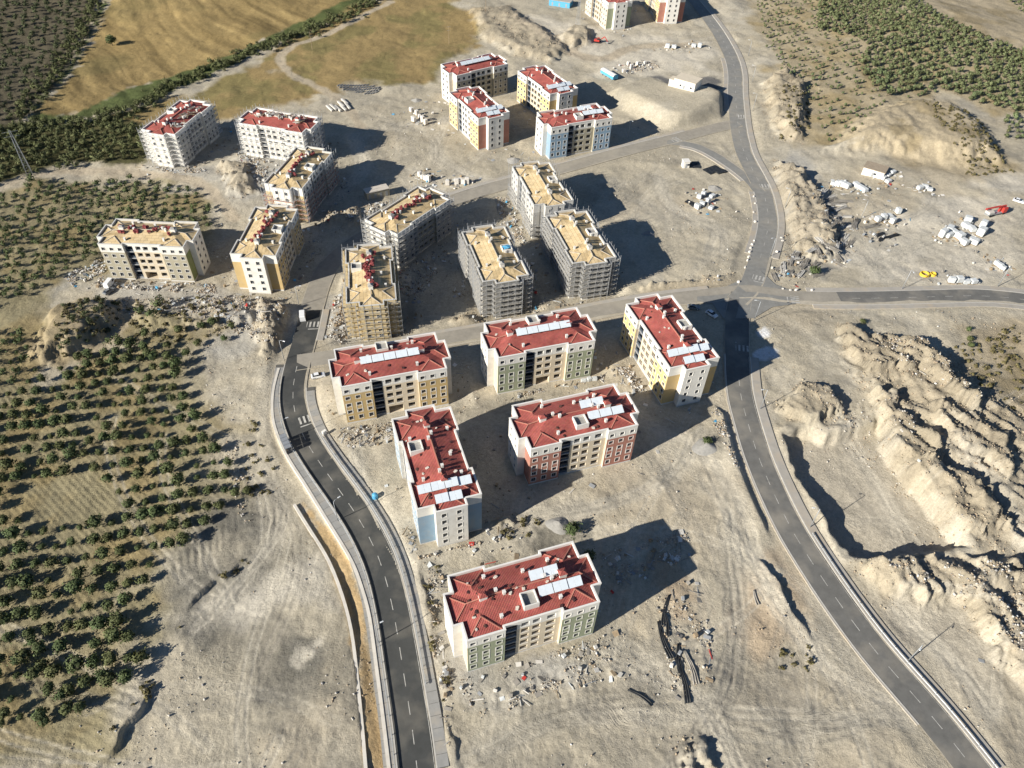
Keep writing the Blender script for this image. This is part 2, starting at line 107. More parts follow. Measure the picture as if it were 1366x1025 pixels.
 'rubble': [[500,0.35,[[-154.8,217.9],[-111.1,213.4],[-107.8,207.3],[-152.3,208.9]]],[300,0.35,[[-167.6,215.0],[-158.9,227.3],[-153.4,218.0],[-160.4,208.5]]],[450,0.45,[[-144.2,202.6],[-93.9,206.5],[-78.9,200.5],[-77.7,175.8],[-105.3,191.3],[-135.5,194.5]]],[350,0.35,[[-72.4,207.4],[-62.2,207.9],[-56.5,182.0],[-67.1,183.9]]],[300,0.4,[[-167.8,301.0],[-141.9,295.0],[-137.1,290.5],[-161.3,292.7]]],[400,0.4,[[-128.9,308.5],[-113.4,302.0],[-110.9,279.9],[-125.0,295.1]]],[400,0.35,[[-25.8,103.6],[-14.9,110.8],[0.9,109.3],[3.0,106.0],[-14.0,100.8],[-21.2,97.4]]],[200,0.3,[[-19.1,95.4],[-15.3,94.5],[-10.4,69.8],[-9.9,54.0],[-14.0,63.1]]],[250,0.3,[[-11.3,69.7],[23.1,80.0],[27.7,71.4],[-3.9,60.3]]],[200,0.3,[[24.2,101.8],[47.3,110.7],[48.3,103.0],[29.2,91.8]]],[300,0.35,[[-0.8,163.6],[27.7,169.7],[28.6,164.5],[1.8,155.2]]],[200,0.35,[[31.2,168.0],[37.2,169.9],[41.0,159.9],[36.1,156.5]]],[200,0.3,[[-50.4,139.9],[-33.4,144.6],[-32.2,135.7],[-46.8,132.7]]],[250,0.4,[[-22.3,193.1],[-7.2,202.2],[29.9,206.3],[80.1,220.7],[79.0,214.9],[-6.9,194.0]]],[200,0.4,[[-84.3,144.9],[-71.9,122.1],[-65.4,109.8],[-68.7,107.5],[-80.0,127.5]]],[200,0.35,[[54.8,424.4],[72.1,428.0],[75.4,419.6],[55.6,407.0]]],[250,0.45,[[-10.8,280.6],[-1.0,275.1],[2.8,242.1],[-6.5,252.8]]],[200,0.4,[[-81.2,261.6],[-54.9,272.3],[-64.6,254.9],[-79.5,253.6]]],[300,0.4,[[-53.7,225.1],[-38.5,241.2],[-26.3,236.6],[-34.4,206.7],[-45.9,211.0]]],[150,0.3,[[36.7,93.1],[48.4,96.8],[50.0,72.4],[38.9,65.3]]],[250,0.5,[[112.2,191.2],[137.9,185.3],[140.6,155.2],[122.6,170.0]]],[250,0.5,[[92.6,100.7],[132.3,102.2],[120.5,75.2],[114.8,89.5]]],[160,0.35,[[93.7,158.7],[118.3,156.9],[121.6,134.5],[109.2,128.8],[91.4,149.6]]],[150,0.35,[[61.8,152.9],[67.1,127.1],[64.0,127.0],[58.8,148.3]]]],
 'bars': [[-99.0,383.7],[-83.8,387.7],[-75.9,383.5],[-75.9,375.9],[-81.7,375.5],[-96.1,379.1]],
 'haul': [[[-5.0,52.0],[15.6,60.8],[38.7,63.3],[62.9,61.2],[87.2,65.9]],[[57.5,112.3],[56.6,85.3],[49.2,67.3],[37.5,53.7]],[[37.6,147.4],[53.9,136.9],[61.9,114.8],[65.0,95.5],[76.9,77.0],[89.0,66.5]],[[-44.1,130.0],[-37.3,117.2],[-29.2,103.5],[-23.1,94.2]],[[4.8,111.8],[24.9,117.7],[46.2,126.1],[56.9,142.5]],[[28.0,74.9],[39.7,72.0],[48.4,62.5],[50.1,53.4]],[[-67.7,122.1],[-59.8,107.5],[-62.9,90.3],[-73.9,78.6]],[[131.8,227.9],[154.7,244.6],[187.9,268.4],[206.9,264.8]],[[131.4,254.2],[135.1,238.2],[135.8,223.3]],[[58.7,300.9],[64.8,269.8],[81.4,258.4],[77.4,236.1]],[[98.1,149.9],[102.8,128.5],[109.0,109.9]],[[94.5,88.7],[104.6,81.6],[110.0,64.8]],[[130.2,140.2],[134.8,120.2],[134.2,106.6]],[[-36.2,348.5],[-39.7,310.5],[-18.0,292.4]],[[-80.9,328.7],[-71.4,294.7],[-79.8,270.1]],[[16.9,448.8],[42.4,429.2],[70.2,452.4],[99.5,441.4]]],
 'ploughC': [[-115.0,58.6],[-97.6,56.7],[-89.0,63.4],[-79.4,67.0],[-78.9,61.2],[-81.4,53.4],[-84.6,46.0],[-107.5,45.2]],
 'ploughD': [[-98.8,140.6],[-75.1,133.0],[-73.3,119.6],[-67.7,107.5],[-75.5,94.3],[-83.7,88.1],[-85.2,97.4],[-74.5,109.8],[-72.5,118.3],[-83.9,133.1]],
 'gravel': [[-55.2,369.5,3.2],[-3.2,309.0,3.6],[84.3,287.7,3.4],[56.8,137.8,4.2],[52.3,251.2,3.0],[13.7,110.0,3.4]],
 'tarps': [[78.5,308.5,0.06,3.4],[86.3,304.1,0.6,5.1],[89.7,302.2,0.48,3.3],[72.1,274.8,-0.76,3.3]],
 'ridge_dir': [109.7,191.0,-0.95,49.7],
 'furrow': [-114.8,127.7,-0.68,13.8],
 'bare': [[-136.8,117.8],[-120.1,124.9],[-109.3,119.8],[-103.0,112.3],[-122.2,107.2],[-130.9,110.5]],
 'rows': {"A":[-131.6,102.2,0.14,43.5],"A2":[-126.0,133.1,-1.01,7.5],"P":[136.1,351.0,0.49,44.6]},
 'cabinet': [-53.8,138.5],
 'knoll': [[-149.9,174.5],[-155.4,191.7],[-151.3,200.2],[-140.7,200.6],[-135.7,188.5],[-141.7,178.6],[-147.4,171.7]],
 'weeds': [[[-21.3,98.4],[-15.6,97.6],[-11.1,73.2],[-12.3,63.2],[-17.7,81.8]],[[-78.5,144.8],[-74.0,144.7],[-63.5,122.0],[-65.4,109.8],[-73.0,122.1]],[[-78.9,67.8],[-76.0,67.1],[-78.5,58.1],[-80.2,50.4],[-83.4,50.3]],[[-66.2,98.6],[-63.0,97.5],[-72.2,84.3],[-75.7,78.6],[-77.6,81.3]],[[63.2,78.2],[70.3,82.1],[73.0,78.6],[67.8,68.1],[62.7,67.9]],[[-138.9,202.8],[-96.6,206.4],[-97.6,183.4],[-125.2,175.4]],[[2.9,110.5],[12.8,113.4],[5.0,105.1],[-14.3,104.1]],[[197.7,365.6],[226.7,361.5],[221.3,308.1],[197.0,298.7]],[[145.7,185.9],[177.2,200.9],[154.9,153.3],[144.5,164.9]],[[247.5,506.9],[294.1,454.2],[275.2,412.3],[261.1,457.9]],[[135.0,388.7],[148.3,379.7],[138.1,338.6],[122.1,331.1]]],
}

# ------------------------------------------------------------------ terrain functions
def _hash(ix, iy, seed):
    h = (ix.astype(np.int64) * 374761393 + iy.astype(np.int64) * 668265263 + seed * 974711) & 0xffffffff
    h = ((h ^ (h >> 13)) * 1274126177) & 0xffffffff
    h = (h ^ (h >> 16)) & 0xffffffff
    return h.astype(np.float64) / 4294967295.0 * 2 - 1
def vnoise(x, y, seed=0):
    ix = np.floor(x); iy = np.floor(y)
    fx = x - ix; fy = y - iy
    ix = ix.astype(np.int64); iy = iy.astype(np.int64)
    u = fx * fx * fx * (fx * (fx * 6 - 15) + 10); v = fy * fy * fy * (fy * (fy * 6 - 15) + 10)
    a = _hash(ix, iy, seed); b = _hash(ix + 1, iy, seed); c = _hash(ix, iy + 1, seed); d = _hash(ix + 1, iy + 1, seed)
    return (a * (1 - u) + b * u) * (1 - v) + (c * (1 - u) + d * u) * v
def fbm(x, y, f, octv=4, seed=0, gain=.5):
    s = np.zeros_like(x, dtype=np.float64); amp = 1.0; ca, sa = math.cos(.6), math.sin(.6)
    X, Y = x * f, y * f
    for k in range(octv):
        s += amp * vnoise(X, Y, seed + k * 17)
        X, Y = (X * ca - Y * sa) * 2.03 + 5.2, (X * sa + Y * ca) * 2.03 + 1.7
        amp *= gain
    return s
def ridged(x, y, f, octv=4, seed=0):
    s = np.zeros_like(x, dtype=np.float64); amp = 1.0; ca, sa = math.cos(.9), math.sin(.9)
    X, Y = x * f, y * f
    for k in range(octv):
        s += amp * (1 - 2 * np.abs(vnoise(X, Y, seed + k * 13)))
        X, Y = (X * ca - Y * sa) * 2.1 + 3.1, (X * sa + Y * ca) * 2.1 + 8.3
        amp *= .5
    return s
def domes(x, y, size, seed=0):
    """tipped-out piles: a field of rounded lumps with sharp creases between them"""
    X = x / size; Y = y / size; ix = np.floor(X).astype(np.int64); iy = np.floor(Y).astype(np.int64); best = np.full(x.shape, -1.0)
    for dx in (-1, 0, 1):
        for dy in (-1, 0, 1):
            jx = ix + dx; jy = iy + dy
            cx = jx + .5 + .42 * _hash(jx, jy, seed); cy = jy + .5 + .42 * _hash(jx, jy, seed + 7); h = .75 + .45 * _hash(jx, jy, seed + 19)
            d2 = (X - cx) ** 2 + (Y - cy) ** 2
            best = np.maximum(best, h - 1.35 * d2)
    return best
def sstep(a, b, t):
    t = np.clip((t - a) / (b - a), 0, 1)
    return t * t * (3 - 2 * t)
def seg_dist(x, y, P):
    """distance to a polyline, signed side (+ left of its direction), arc length of the foot"""
    best = np.full(x.shape, 1e9); side = np.ones(x.shape); arc = np.zeros(x.shape); acc = 0.
    for (ax, ay), (bx, by) in zip(P[:-1], P[1:]):
        dx, dy = bx - ax, by - ay; l2 = dx * dx + dy * dy + 1e-9; l = math.sqrt(l2)
        t = np.clip(((x - ax) * dx + (y - ay) * dy) / l2, 0, 1)
        d = np.hypot(x - ax - t * dx, y - ay - t * dy)
        m = d < best
        best = np.where(m, d, best)
        side = np.where(m, np.sign(dx * (y - ay) - dy * (x - ax)), side)
        arc = np.where(m, acc + t * l, arc)
        acc += l
    return best, side, arc, acc
def poly_sd(x, y, P):
    """signed distance to a polygon, positive inside"""
    best = np.full(x.shape, 1e9); ins = np.zeros(x.shape, bool); n = len(P)
    for i in range(n):
        ax, ay = P[i]; bx, by = P[(i + 1) % n]
        dx, dy = bx - ax, by - ay; l2 = dx * dx + dy * dy + 1e-9
        t = np.clip(((x - ax) * dx + (y - ay) * dy) / l2, 0, 1)
        best = np.minimum(best, np.hypot(x - ax - t * dx, y - ay - t * dy))
        if abs(dy) > 1e-9:
            c = ((ay > y) != (by > y)) & (x < dx * (y - ay) / dy + ax)
            ins ^= c
    return np.where(ins, best, -best)
def near(x, y, P, pad):
    P = np.asarray(P)
    return (x > P[:, 0].min() - pad) & (x < P[:, 0].max() + pad) & (y > P[:, 1].min() - pad) & (y < P[:, 1].max() + pad)
def base_z(x, y):
    z = np.full(np.shape(x), LAY['cm'], dtype=np.float64)
    for cx, cy, w in LAY['cp']:
        z = z + w * np.exp(-((x - cx) ** 2 + (y - cy) ** 2) / (2 * 55. * 55.))
    return z
def smooth_line(P, step=2.5):
    P = np.array(P, float); Q = np.vstack([2 * P[0] - P[1], P, 2 * P[-1] - P[-2]]); out = []
    for i in range(1, len(Q) - 2):
        p0, p1, p2, p3 = Q[i - 1], Q[i], Q[i + 1], Q[i + 2]
        n = max(1, int(np.linalg.norm(p2 - p1) / step))
        for k in range(n):
            t = k / n
            out.append(.5 * ((2 * p1) + (-p0 + p2) * t + (2 * p0 - 5 * p1 + 4 * p2 - p3) * t * t + (-p0 + 3 * p1 - 3 * p2 + p3) * t ** 3))
    out.append(P[-1])
    out = np.array(out)
    for _ in range(3):                       # relax
        out[1:-1] = .25 * out[:-2] + .5 * out[1:-1] + .25 * out[2:]
    return out
HALF = {'left': 3.9, 'middle': 3.8, 'north': 3.9, 'slip': 2.6, 'south': 3.9}
ROAD = {k: smooth_line(p) for k, p in LAY['roads'].items()}
WALL1 = smooth_line(LAY['wall1']); WALL2 = smooth_line(LAY['wall2'])
LB, WB, EB, BB, XW, HB, RC = 30.37, 16.2, 2.08, 3.99, 6.6, 15.3, 0.9
def terrain_z(x, y):
    x = np.asarray(x, float); y = np.asarray(y, float)
    b = base_z(x, y)
    droad = np.full(x.shape, 1e3)
    for k, P in ROAD.items():
        m = near(x, y, P, 25)
        if m.any():
            d = seg_dist(x[m], y[m], P[::2].tolist() + [P[-1].tolist()])[0] - HALF[k]
            droad[m] = np.minimum(droad[m], d)
    m = near(x, y, LAY['junction'], 20)
    if m.any():
        droad[m] = np.minimum(droad[m], -poly_sd(x[m], y[m], LAY['junction']))
    dpad = np.full(x.shape, 1e3); zpad = np.zeros(x.shape)
    for (px, py, pz, a) in LAY['B'].values():
        m = (np.abs(x - px) < 45) & (np.abs(y - py) < 45)
        if m.any():
            c, s = math.cos(a), math.sin(a)
            lx = np.abs((x[m] - px) * c + (y[m] - py) * s) - (LB / 2 + EB); ly = np.abs(-(x[m] - px) * s + (y[m] - py) * c) - WB / 2
            d = np.hypot(np.maximum(lx, 0), np.maximum(ly, 0)) + np.minimum(np.maximum(lx, ly), 0)
            cur = dpad[m]; zz = zpad[m]; t = d < cur
            dpad[m] = np.where(t, d, cur); zpad[m] = np.where(t, pz, zz)
    free = sstep(2.2, 6, droad) * sstep(0.3, 6, dpad)
    z = b.copy()
    far = sstep(190, 420, np.hypot(x - 10, (y - 210) * .85))
    z += 3.0 * far * fbm(x, y, .008, 2, 5)
    z += free * (.55 * fbm(x, y, .06, 3, 1) + .10 * fbm(x, y, .33, 3, 2) + .06 * ridged(x, y, .5, 2, 9))
    z += .05 * sstep(.2, 2, dpad) * sstep(2.0, 3.5, droad) * fbm(x, y, .9, 2, 3)
    # plough lines under the orchards
    for k, ang, lam in (('orchardA', LAY['furrow'][2] + math.pi / 2, 1.55), ('orchardB', LAY['furrow'][2] + math.pi / 2 + .3, 1.8), ('ploughC', .9, 1.7), ('ploughD', .3, 1.5)):
        P = LAY[k]; m = near(x, y, P, 6)
        if m.any():
            w = sstep(-4, 6, poly_sd(x[m], y[m], P)); X = x[m]; Y = y[m]
            ph = (X * math.cos(ang) + Y * math.sin(ang)) * 2 * math.pi / lam + (7 if k[0] == 'o' else 26) * fbm(X, Y, .02 if k[0] == 'o' else .03, 2, 4)
            z[m] += w * .13 * np.sin(ph) * (.6 + .4 * vnoise(X * .2, Y * .2, 8))
    # spoil heaps, knolls and cut slopes
    for i, (h, f, r, P) in enumerate(LAY['heaps']):
        m = near(x, y, P, 12)
        if m.any():
            X = x[m]; Y = y[m]
            sd = poly_sd(X + 1.5 * fbm(X, Y, .28, 4, i, .6), Y + 1.5 * fbm(X, Y, .28, 4, i + 50, .6), P)
            w = sstep(-f * .2, f * .7, sd) * sstep(1.5, 5, droad[m]) * sstep(0, 4, dpad[m])
            xw = X + .9 * vnoise(X * .5, Y * .5, 3); yw = Y + .9 * vnoise(X * .5, Y * .5, 4)
            if i < 6 or i == 19:                      # bulldozed windrows: long eroded ridges
                cr, sr = math.cos(LAY['ridge_dir'][2]), math.sin(LAY['ridge_dir'][2]); al = (X * cr + Y * sr) * .38; ac = -X * sr + Y * cr + 1.2 * vnoise(X * .12, Y * .12, i)
                z[m] += h * w + w * r * (.75 * ridged(al, ac, .13, 4, i) + .30 * ridged(al * 1.6, ac, .42, 3, i + 3) + .14 * domes(xw, yw, 2.1, i + 5) + .16 * ridged(al * 2, ac, .9, 3, i + 4))
            else:
                z[m] += h * w + w * r * (.50 * ridged(X, Y, .10, 4, i) + .45 * domes(xw, yw, 3.6, i) + .34 * domes(xw, yw, 1.6, i + 5) + .22 * ridged(X, Y, .55, 3, i + 3))
    for i, (n, s_, P) in enumerate(LAY['rubble']):
        m = near(x, y, P, 4)
        if m.any():
            X = x[m]; Y = y[m]; w = sstep(-3, 3, poly_sd(X, Y, P) + 1.5 * vnoise(X * .4, Y * .4, i)) * sstep(2.4, 4.5, droad[m]) * sstep(.3, 2.0, dpad[m])
            z[m] += w * (.30 * domes(X + .5 * vnoise(X, Y, 3), Y + .5 * vnoise(X, Y, 4), 2.1, i) + .14 * domes(X, Y, .95, i + 5))
    P = LAY['terrace']; m = near(x, y, P, 30)
    if m.any():
        X = x[m]; Y = y[m]; sd = poly_sd(X, Y, P)
        top = sstep(-11, 0.5, sd)
        flat = sstep(-2, 2, sd)
        z[m] = (z[m] + 6.0 * top) * (1 - flat) + flat * (b[m] + 6.0 + .05 * fbm(X, Y, .5, 2, 3))
        z[m] = np.where(droad[m] < 2.6, b[m], z[m])
    # excavation
    P = LAY['pit']; m = near(x, y, P, 8)
    if m.any():
        X = x[m]; Y = y[m]
        sd = poly_sd(X + .9 * vnoise(X * .35, Y * .35, 77), Y + .9 * vnoise(X * .35, Y * .35, 78), P)
        w = sstep(-.5, 1.2, sd)
        z[m] = z[m] * (1 - w) + w * (b[m] - 3.6 + .12 * fbm(X, Y, .3, 3, 4) + .018 * np.maximum(X - 95, 0))
        rim = np.exp(-((sd + 2.0) / 1.6) ** 2) * (1 - w)
        z[m] += rim * (.5 + .7 * fbm(X, Y, .2, 3, 6)) * sstep(1.5, 4, droad[m])
    # corridor of the roads, pads of the buildings
    w = 1 - sstep(2.4, 5.5, droad)
    z = z * (1 - w) + w * (b - .16)
    w = (1 - sstep(.8, 7, dpad)) * sstep(2.4, 4.5, droad)
    z = z * (1 - w) + w * (zpad - .05 + .12 * fbm(x, y, .3, 3, 12) * sstep(.5, 4, dpad))
    for i, (h, dec, P) in enumerate(LAY['scarps']):
        m = near(x, y, P, 22)
        if m.any():
            X = x[m]; Y = y[m]
            d, s, arc, tot = seg_dist(X + 1.0 * vnoise(X * .25, Y * .25, 31 + i), Y + 1.0 * vnoise(X * .25, Y * .25, 61 + i), P)
            tap = sstep(0, 9, arc) * sstep(0, 9, tot - arc)
            sgn = d * s * LAYSIDE[i]
            z[m] += h * tap * sstep(-.25, .35, sgn) * np.exp(-np.maximum(sgn, 0) / dec) * sstep(2, 3.5, droad[m])
    # retaining walls left of the lower road: sunken sand strip, higher ground beyond the second wall
    m = near(x, y, WALL1, 40)
    if m.any():
        X = x[m]; Y = y[m]
        d, s, arc, tot = seg_dist(X, Y, WALL1[::2].tolist() + [WALL1[-1].tolist()])
        sg = -d * s                              # + on the outer (left hand) side
        drop = .95 * sstep(.1, .5, sg) * np.exp(-(np.maximum(sg, 0) / 26.) ** 2) * sstep(4, 45, arc)
        z[m] -= drop
    m = near(x, y, WALL2, 20)
    if m.any():
        X = x[m]; Y = y[m]
        d, s, arc, tot = seg_dist(X, Y, WALL2[::2].tolist() + [WALL2[-1].tolist()])
        sg = -d * s
        z[m] += .35 * sstep(.1, .4, sg) * np.exp(-(np.maximum(sg, 0) / 9.) ** 2) * sstep(0, 12, arc)
    return z

LAYSIDE = [-1] * 7
# ------------------------------------------------------------------ helpers
def tag(o, label, cat, group=None):
    o['label'] = label; o['category'] = cat
    if group: o['group'] = group
    return o
def structure(o, label=None):
    o['kind'] = 'structure'
    if label: o['label'] = label
    return o
def empty(name, loc=(0, 0, 0), rz=0):
    o = bpy.data.objects.new(name, None); COL.objects.link(o)
    o.empty_display_size = 1.0
    o.location = loc; o.rotation_euler = (0, 0, rz)
    return o
def obj(name, me, parent=None, loc=(0, 0, 0), rz=0, scale=None, rot=None):
    o = bpy.data.objects.new(name, me); COL.objects.link(o)
    if parent: o.parent = parent
    o.location = loc; o.rotation_euler = rot if rot else (0, 0, rz)
    if scale is not None: o.scale = scale if hasattr(scale, '__len__') else (scale,) * 3
    return o
class MB:
    """collects quads and boxes with material slots and makes ONE mesh"""
    def __init__(s): s.v = []; s.f = []; s.mi = []; s.mats = []
    def m(s, mat):
        if mat not in s.mats: s.mats.append(mat)
        return s.mats.index(mat)
    def face(s, pts, mat):
        n = len(s.v); s.v += [tuple(p) for p in pts]; s.f.append(tuple(range(n, n + len(pts)))); s.mi.append(s.m(mat))
    def box(s, x0, x1, y0, y1, z0, z1, mat, M=None, top=None):
        c = [(x0, y0, z0), (x1, y0, z0), (x1, y1, z0), (x0, y1, z0), (x0, y0, z1), (x1, y0, z1), (x1, y1, z1), (x0, y1, z1)]
        if M is not None: c = [tuple(M @ Vector(p)) for p in c]
        n = len(s.v); s.v += c
        for i, q in enumerate(((3, 2, 1, 0), (4, 5, 6, 7), (0, 1, 5, 4), (1, 2, 6, 5), (2, 3, 7, 6), (3, 0, 4, 7))):
            s.f.append(tuple(n + k for k in q)); s.mi.append(s.m(top if (top and i == 1) else mat))
    def bar(s, a, b, w, mat, w2=None):
        a = Vector(a); b = Vector(b); d = (b - a); l = d.length
        if l < 1e-6: return
        M = Matrix.Translation(a) @ d.to_track_quat('Z', 'Y').to_matrix().to_4x4()
        w2 = w if w2 is None else w2
        s.box(-w / 2, w / 2, -w2 / 2, w2 / 2, 0, l, mat, M)
    def tube(s, pts, r, mat, n=8, r2=None, cap=True):
        pts = [Vector(p) for p in pts]; base = len(s.v); k = len(pts); mi = s.m(mat)
        for i, p in enumerate(pts):
            d = (pts[min(i + 1, k - 1)] - pts[max(i - 1, 0)]).normalized()
            q = d.to_track_quat('Z', 'Y'); rr = r if r2 is None else r + (r2 - r) * i / max(1, k - 1)
            for j in range(n):
                a = 2 * math.pi * j / n
                s.v.append(tuple(p + q @ Vector((rr * math.cos(a), rr * math.sin(a), 0))))
        for i in range(k - 1):
            for j in range(n):
                s.f.append((base + i * n + j, base + i * n + (j + 1) % n, base + (i + 1) * n + (j + 1) % n, base + (i + 1) * n + j)); s.mi.append(mi)
        if cap:
            s.f.append(tuple(base + j for j in reversed(range(n)))); s.mi.append(mi)
            s.f.append(tuple(base + (k - 1) * n + j for j in range(n))); s.mi.append(mi)
    def mesh(s, name, smooth=False):
        me = bpy.data.meshes.new(name); me.from_pydata(s.v, [], s.f)
        for mt in s.mats: me.materials.append(mt)
        me.polygons.foreach_set('material_index', s.mi)
        if smooth: me.polygons.foreach_set('use_smooth', [True] * len(s.f))
        me.update()
        return me
def bevelled(me, w=.05, seg=2):
    bm = bmesh.new(); bm.from_mesh(me)
    bmesh.ops.remove_doubles(bm, verts=bm.verts, dist=1e-4)
    bmesh.ops.bevel(bm, geom=list(bm.edges), offset=w, segments=seg, affect='EDGES', clamp_overlap=True)
    bm.to_mesh(me); bm.free()
    return me
# ------------------------------------------------------------------ materials
MATS = {}
def mat(name, col, rough=.85, var=.12, scale=.6, bump=0., metal=0., bscale=6., spec=.3, dirt=None):
    if name in MATS: return MATS[name]
    m = bpy.data.materials.new(name); m.use_nodes = True; nt = m.node_tree; N = nt.nodes; Lk = nt.links
    p = N['Principled BSDF']; p.inputs['Roughness'].default_value = rough; p.inputs['Metallic'].default_value = metal
    p.inputs['Specular IOR Level'].default_value = spec
    g = N.new('ShaderNodeNewGeometry')
    n1 = N.new('ShaderNodeTexNoise'); n1.inputs['Scale'].default_value = scale; n1.inputs['Detail'].default_value = 6; n1.inputs['Roughness'].default_value = .65
    Lk.new(g.outputs['Position'], n1.inputs['Vector'])
    r = N.new('ShaderNodeMapRange'); r.inputs['From Min'].default_value = .25; r.inputs['From Max'].default_value = .75
    r.inputs['To Min'].default_value = 1 - var; r.inputs['To Max'].default_value = 1 + var
    Lk.new(n1.outputs['Fac'], r.inputs['Value'])
    mx = N.new('ShaderNodeVectorMath'); mx.operation = 'SCALE'; mx.inputs[0].default_value = col[:3]
    Lk.new(r.outputs[0], mx.inputs['Scale'])
    out = mx.outputs[0]
    if dirt:
        n2 = N.new('ShaderNodeTexNoise'); n2.inputs['Scale'].default_value = dirt[1]; n2.inputs['Detail'].default_value = 5
        Lk.new(g.outputs['Position'], n2.inputs['Vector'])
        r2 = N.new('ShaderNodeMapRange'); r2.inputs['From Min'].default_value = .48; r2.inputs['From Max'].default_value = .68; r2.inputs['To Max'].default_value = dirt[2]
        Lk.new(n2.outputs['Fac'], r2.inputs['Value'])
        mm = N.new('ShaderNodeMix'); mm.data_type = 'RGBA'; Lk.new(r2.outputs[0], mm.inputs[0]); Lk.new(out, mm.inputs[6]); mm.inputs[7].default_value = (*dirt[0], 1)
        out = mm.outputs[2]
    Lk.new(out, p.inputs['Base Color'])
    if bump:
        nb = N.new('ShaderNodeTexNoise'); nb.inputs['Scale'].default_value = bscale; nb.inputs['Detail'].default_value = 4
        Lk.new(g.outputs['Position'], nb.inputs['Vector'])
        b = N.new('ShaderNodeBump'); b.inputs['Strength'].default_value = 1.0; b.inputs['Distance'].default_value = bump
        Lk.new(nb.outputs['Fac'], b.inputs['Height']); Lk.new(b.outputs[0], p.inputs['Normal'])
    MATS[name] = m
    return m
DUST = (.42, .36, .28)
M_white = mat('white_render', (.70, .68, .63), .9, .07, .35, dirt=((.50, .46, .40), .5, .35))
M_cream = mat('cream_render', (.58, .50, .38), .9, .08, .4, dirt=(DUST, .5, .3))
M_plinth = mat('plinth_render', (.55, .54, .52), .9, .12, .6)
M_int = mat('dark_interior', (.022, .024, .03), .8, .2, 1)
M_glass = mat('window_glass', (.03, .036, .045), .25, .3, .7, spec=.5)
M_recess = mat('stair_glazing', (.045, .06, .08), .35, .3, .5, spec=.5)
M_slab = mat('balcony_slab_grey', (.30, .31, .32), .8, .1)
M_frame = mat('window_surround', (.72, .70, .66), .8, .05)
M_concrete = mat('raw_concrete', (.33, .32, .30), .95, .22, .8, dirt=((.22, .21, .20), .3, .6))
M_osb = None
M_steel = mat('galvanised_steel', (.36, .38, .40), .5, .15, 2, metal=.4)
M_scaf = mat('scaffold_tube', (.40, .41, .42), .6, .2, 1, metal=.2)
M_plank = mat('scaffold_plank', (.42, .40, .36), .85, .3, 1.5)
M_plankt = mat('tan_scaffold_board', (.50, .41, .25), .85, .3, 1.5)
M_panel = mat('collector_glass_sky_tint', (.66, .72, .77), .22, .06, 1.2, spec=.6)  # collector glass: sky reflection painted into its pale blue base colour
M_pframe = mat('collector_frame', (.75, .77, .78), .45, .05, 1, metal=.3)
M_wrap = mat('pallet_wrap', (.56, .58, .58), .5, .28, 1.5, bump=.05, bscale=3)
M_block = mat('aerated_block', (.66, .63, .58), .9, .12, 1.2)
M_wood = mat('site_timber', (.30, .23, .15), .9, .35, 1.0)
M_greywood = mat('weathered_timber', (.27, .25, .22), .9, .3, .9)
M_conc2 = mat('precast_concrete', (.52, .50, .46), .9, .1, .7)
M_wallc = mat('retaining_concrete', (.66, .62, .55), .9, .12, .3, dirt=((.48, .43, .36), .6, .5))
M_black = mat('black_pipe', (.03, .032, .035), .5, .2, 2)
M_blue = mat('blue_sheet', (.10, .36, .58), .5, .12, 1.5)
M_red = mat('red_paint', (.45, .05, .04), .45, .12, 1.5)
M_yellow = mat('yellow_plastic', (.72, .50, .06), .5, .1, 1.5)
M_carw = mat('white_car_paint', (.78, .79, .80), .25, .02, 1, spec=.5)
M_carg = mat('grey_car_paint', (.20, .21, .22), .25, .02, 1, spec=.5)
M_tyre = mat('tyre_rubber', (.025, .025, .025), .9, .1)
M_carglass = mat('car_glass', (.02, .025, .03), .1, .1, 1, spec=.6)
M_paint = mat('road_marking', (.46, .45, .42), .85, .25, 1.2, dirt=((.2, .19, .17), 1.0, .75))
M_trunk = mat('bark', (.12, .09, .06), .95, .3, 3)
def accent(name, c): return mat('render_' + name, c, .9, .08, .4, dirt=(DUST, .5, .22))
A_yellow = accent('ochre', (.47, .345, .165)); A_green = accent('sage', (.285, .315, .215)); A_red = accent('brick_red', (.36, .165, .125))
A_blue = accent('slate_blue', (.235, .34, .44)); A_khaki = accent('khaki', (.36, .33, .25)); A_lyell = accent('pale_ochre', (.60, .45, .20))
A_moss = accent('moss', (.22, .25, .11)); A_tan = accent('insulation_tan', (.52, .42, .24)); A_grey = accent('bare_grey', (.23, .225, .21)); A_pgrey = accent('pale_grey', (.38, .37, .345)); A_wash = accent('whitewash', (.55, .54, .51))

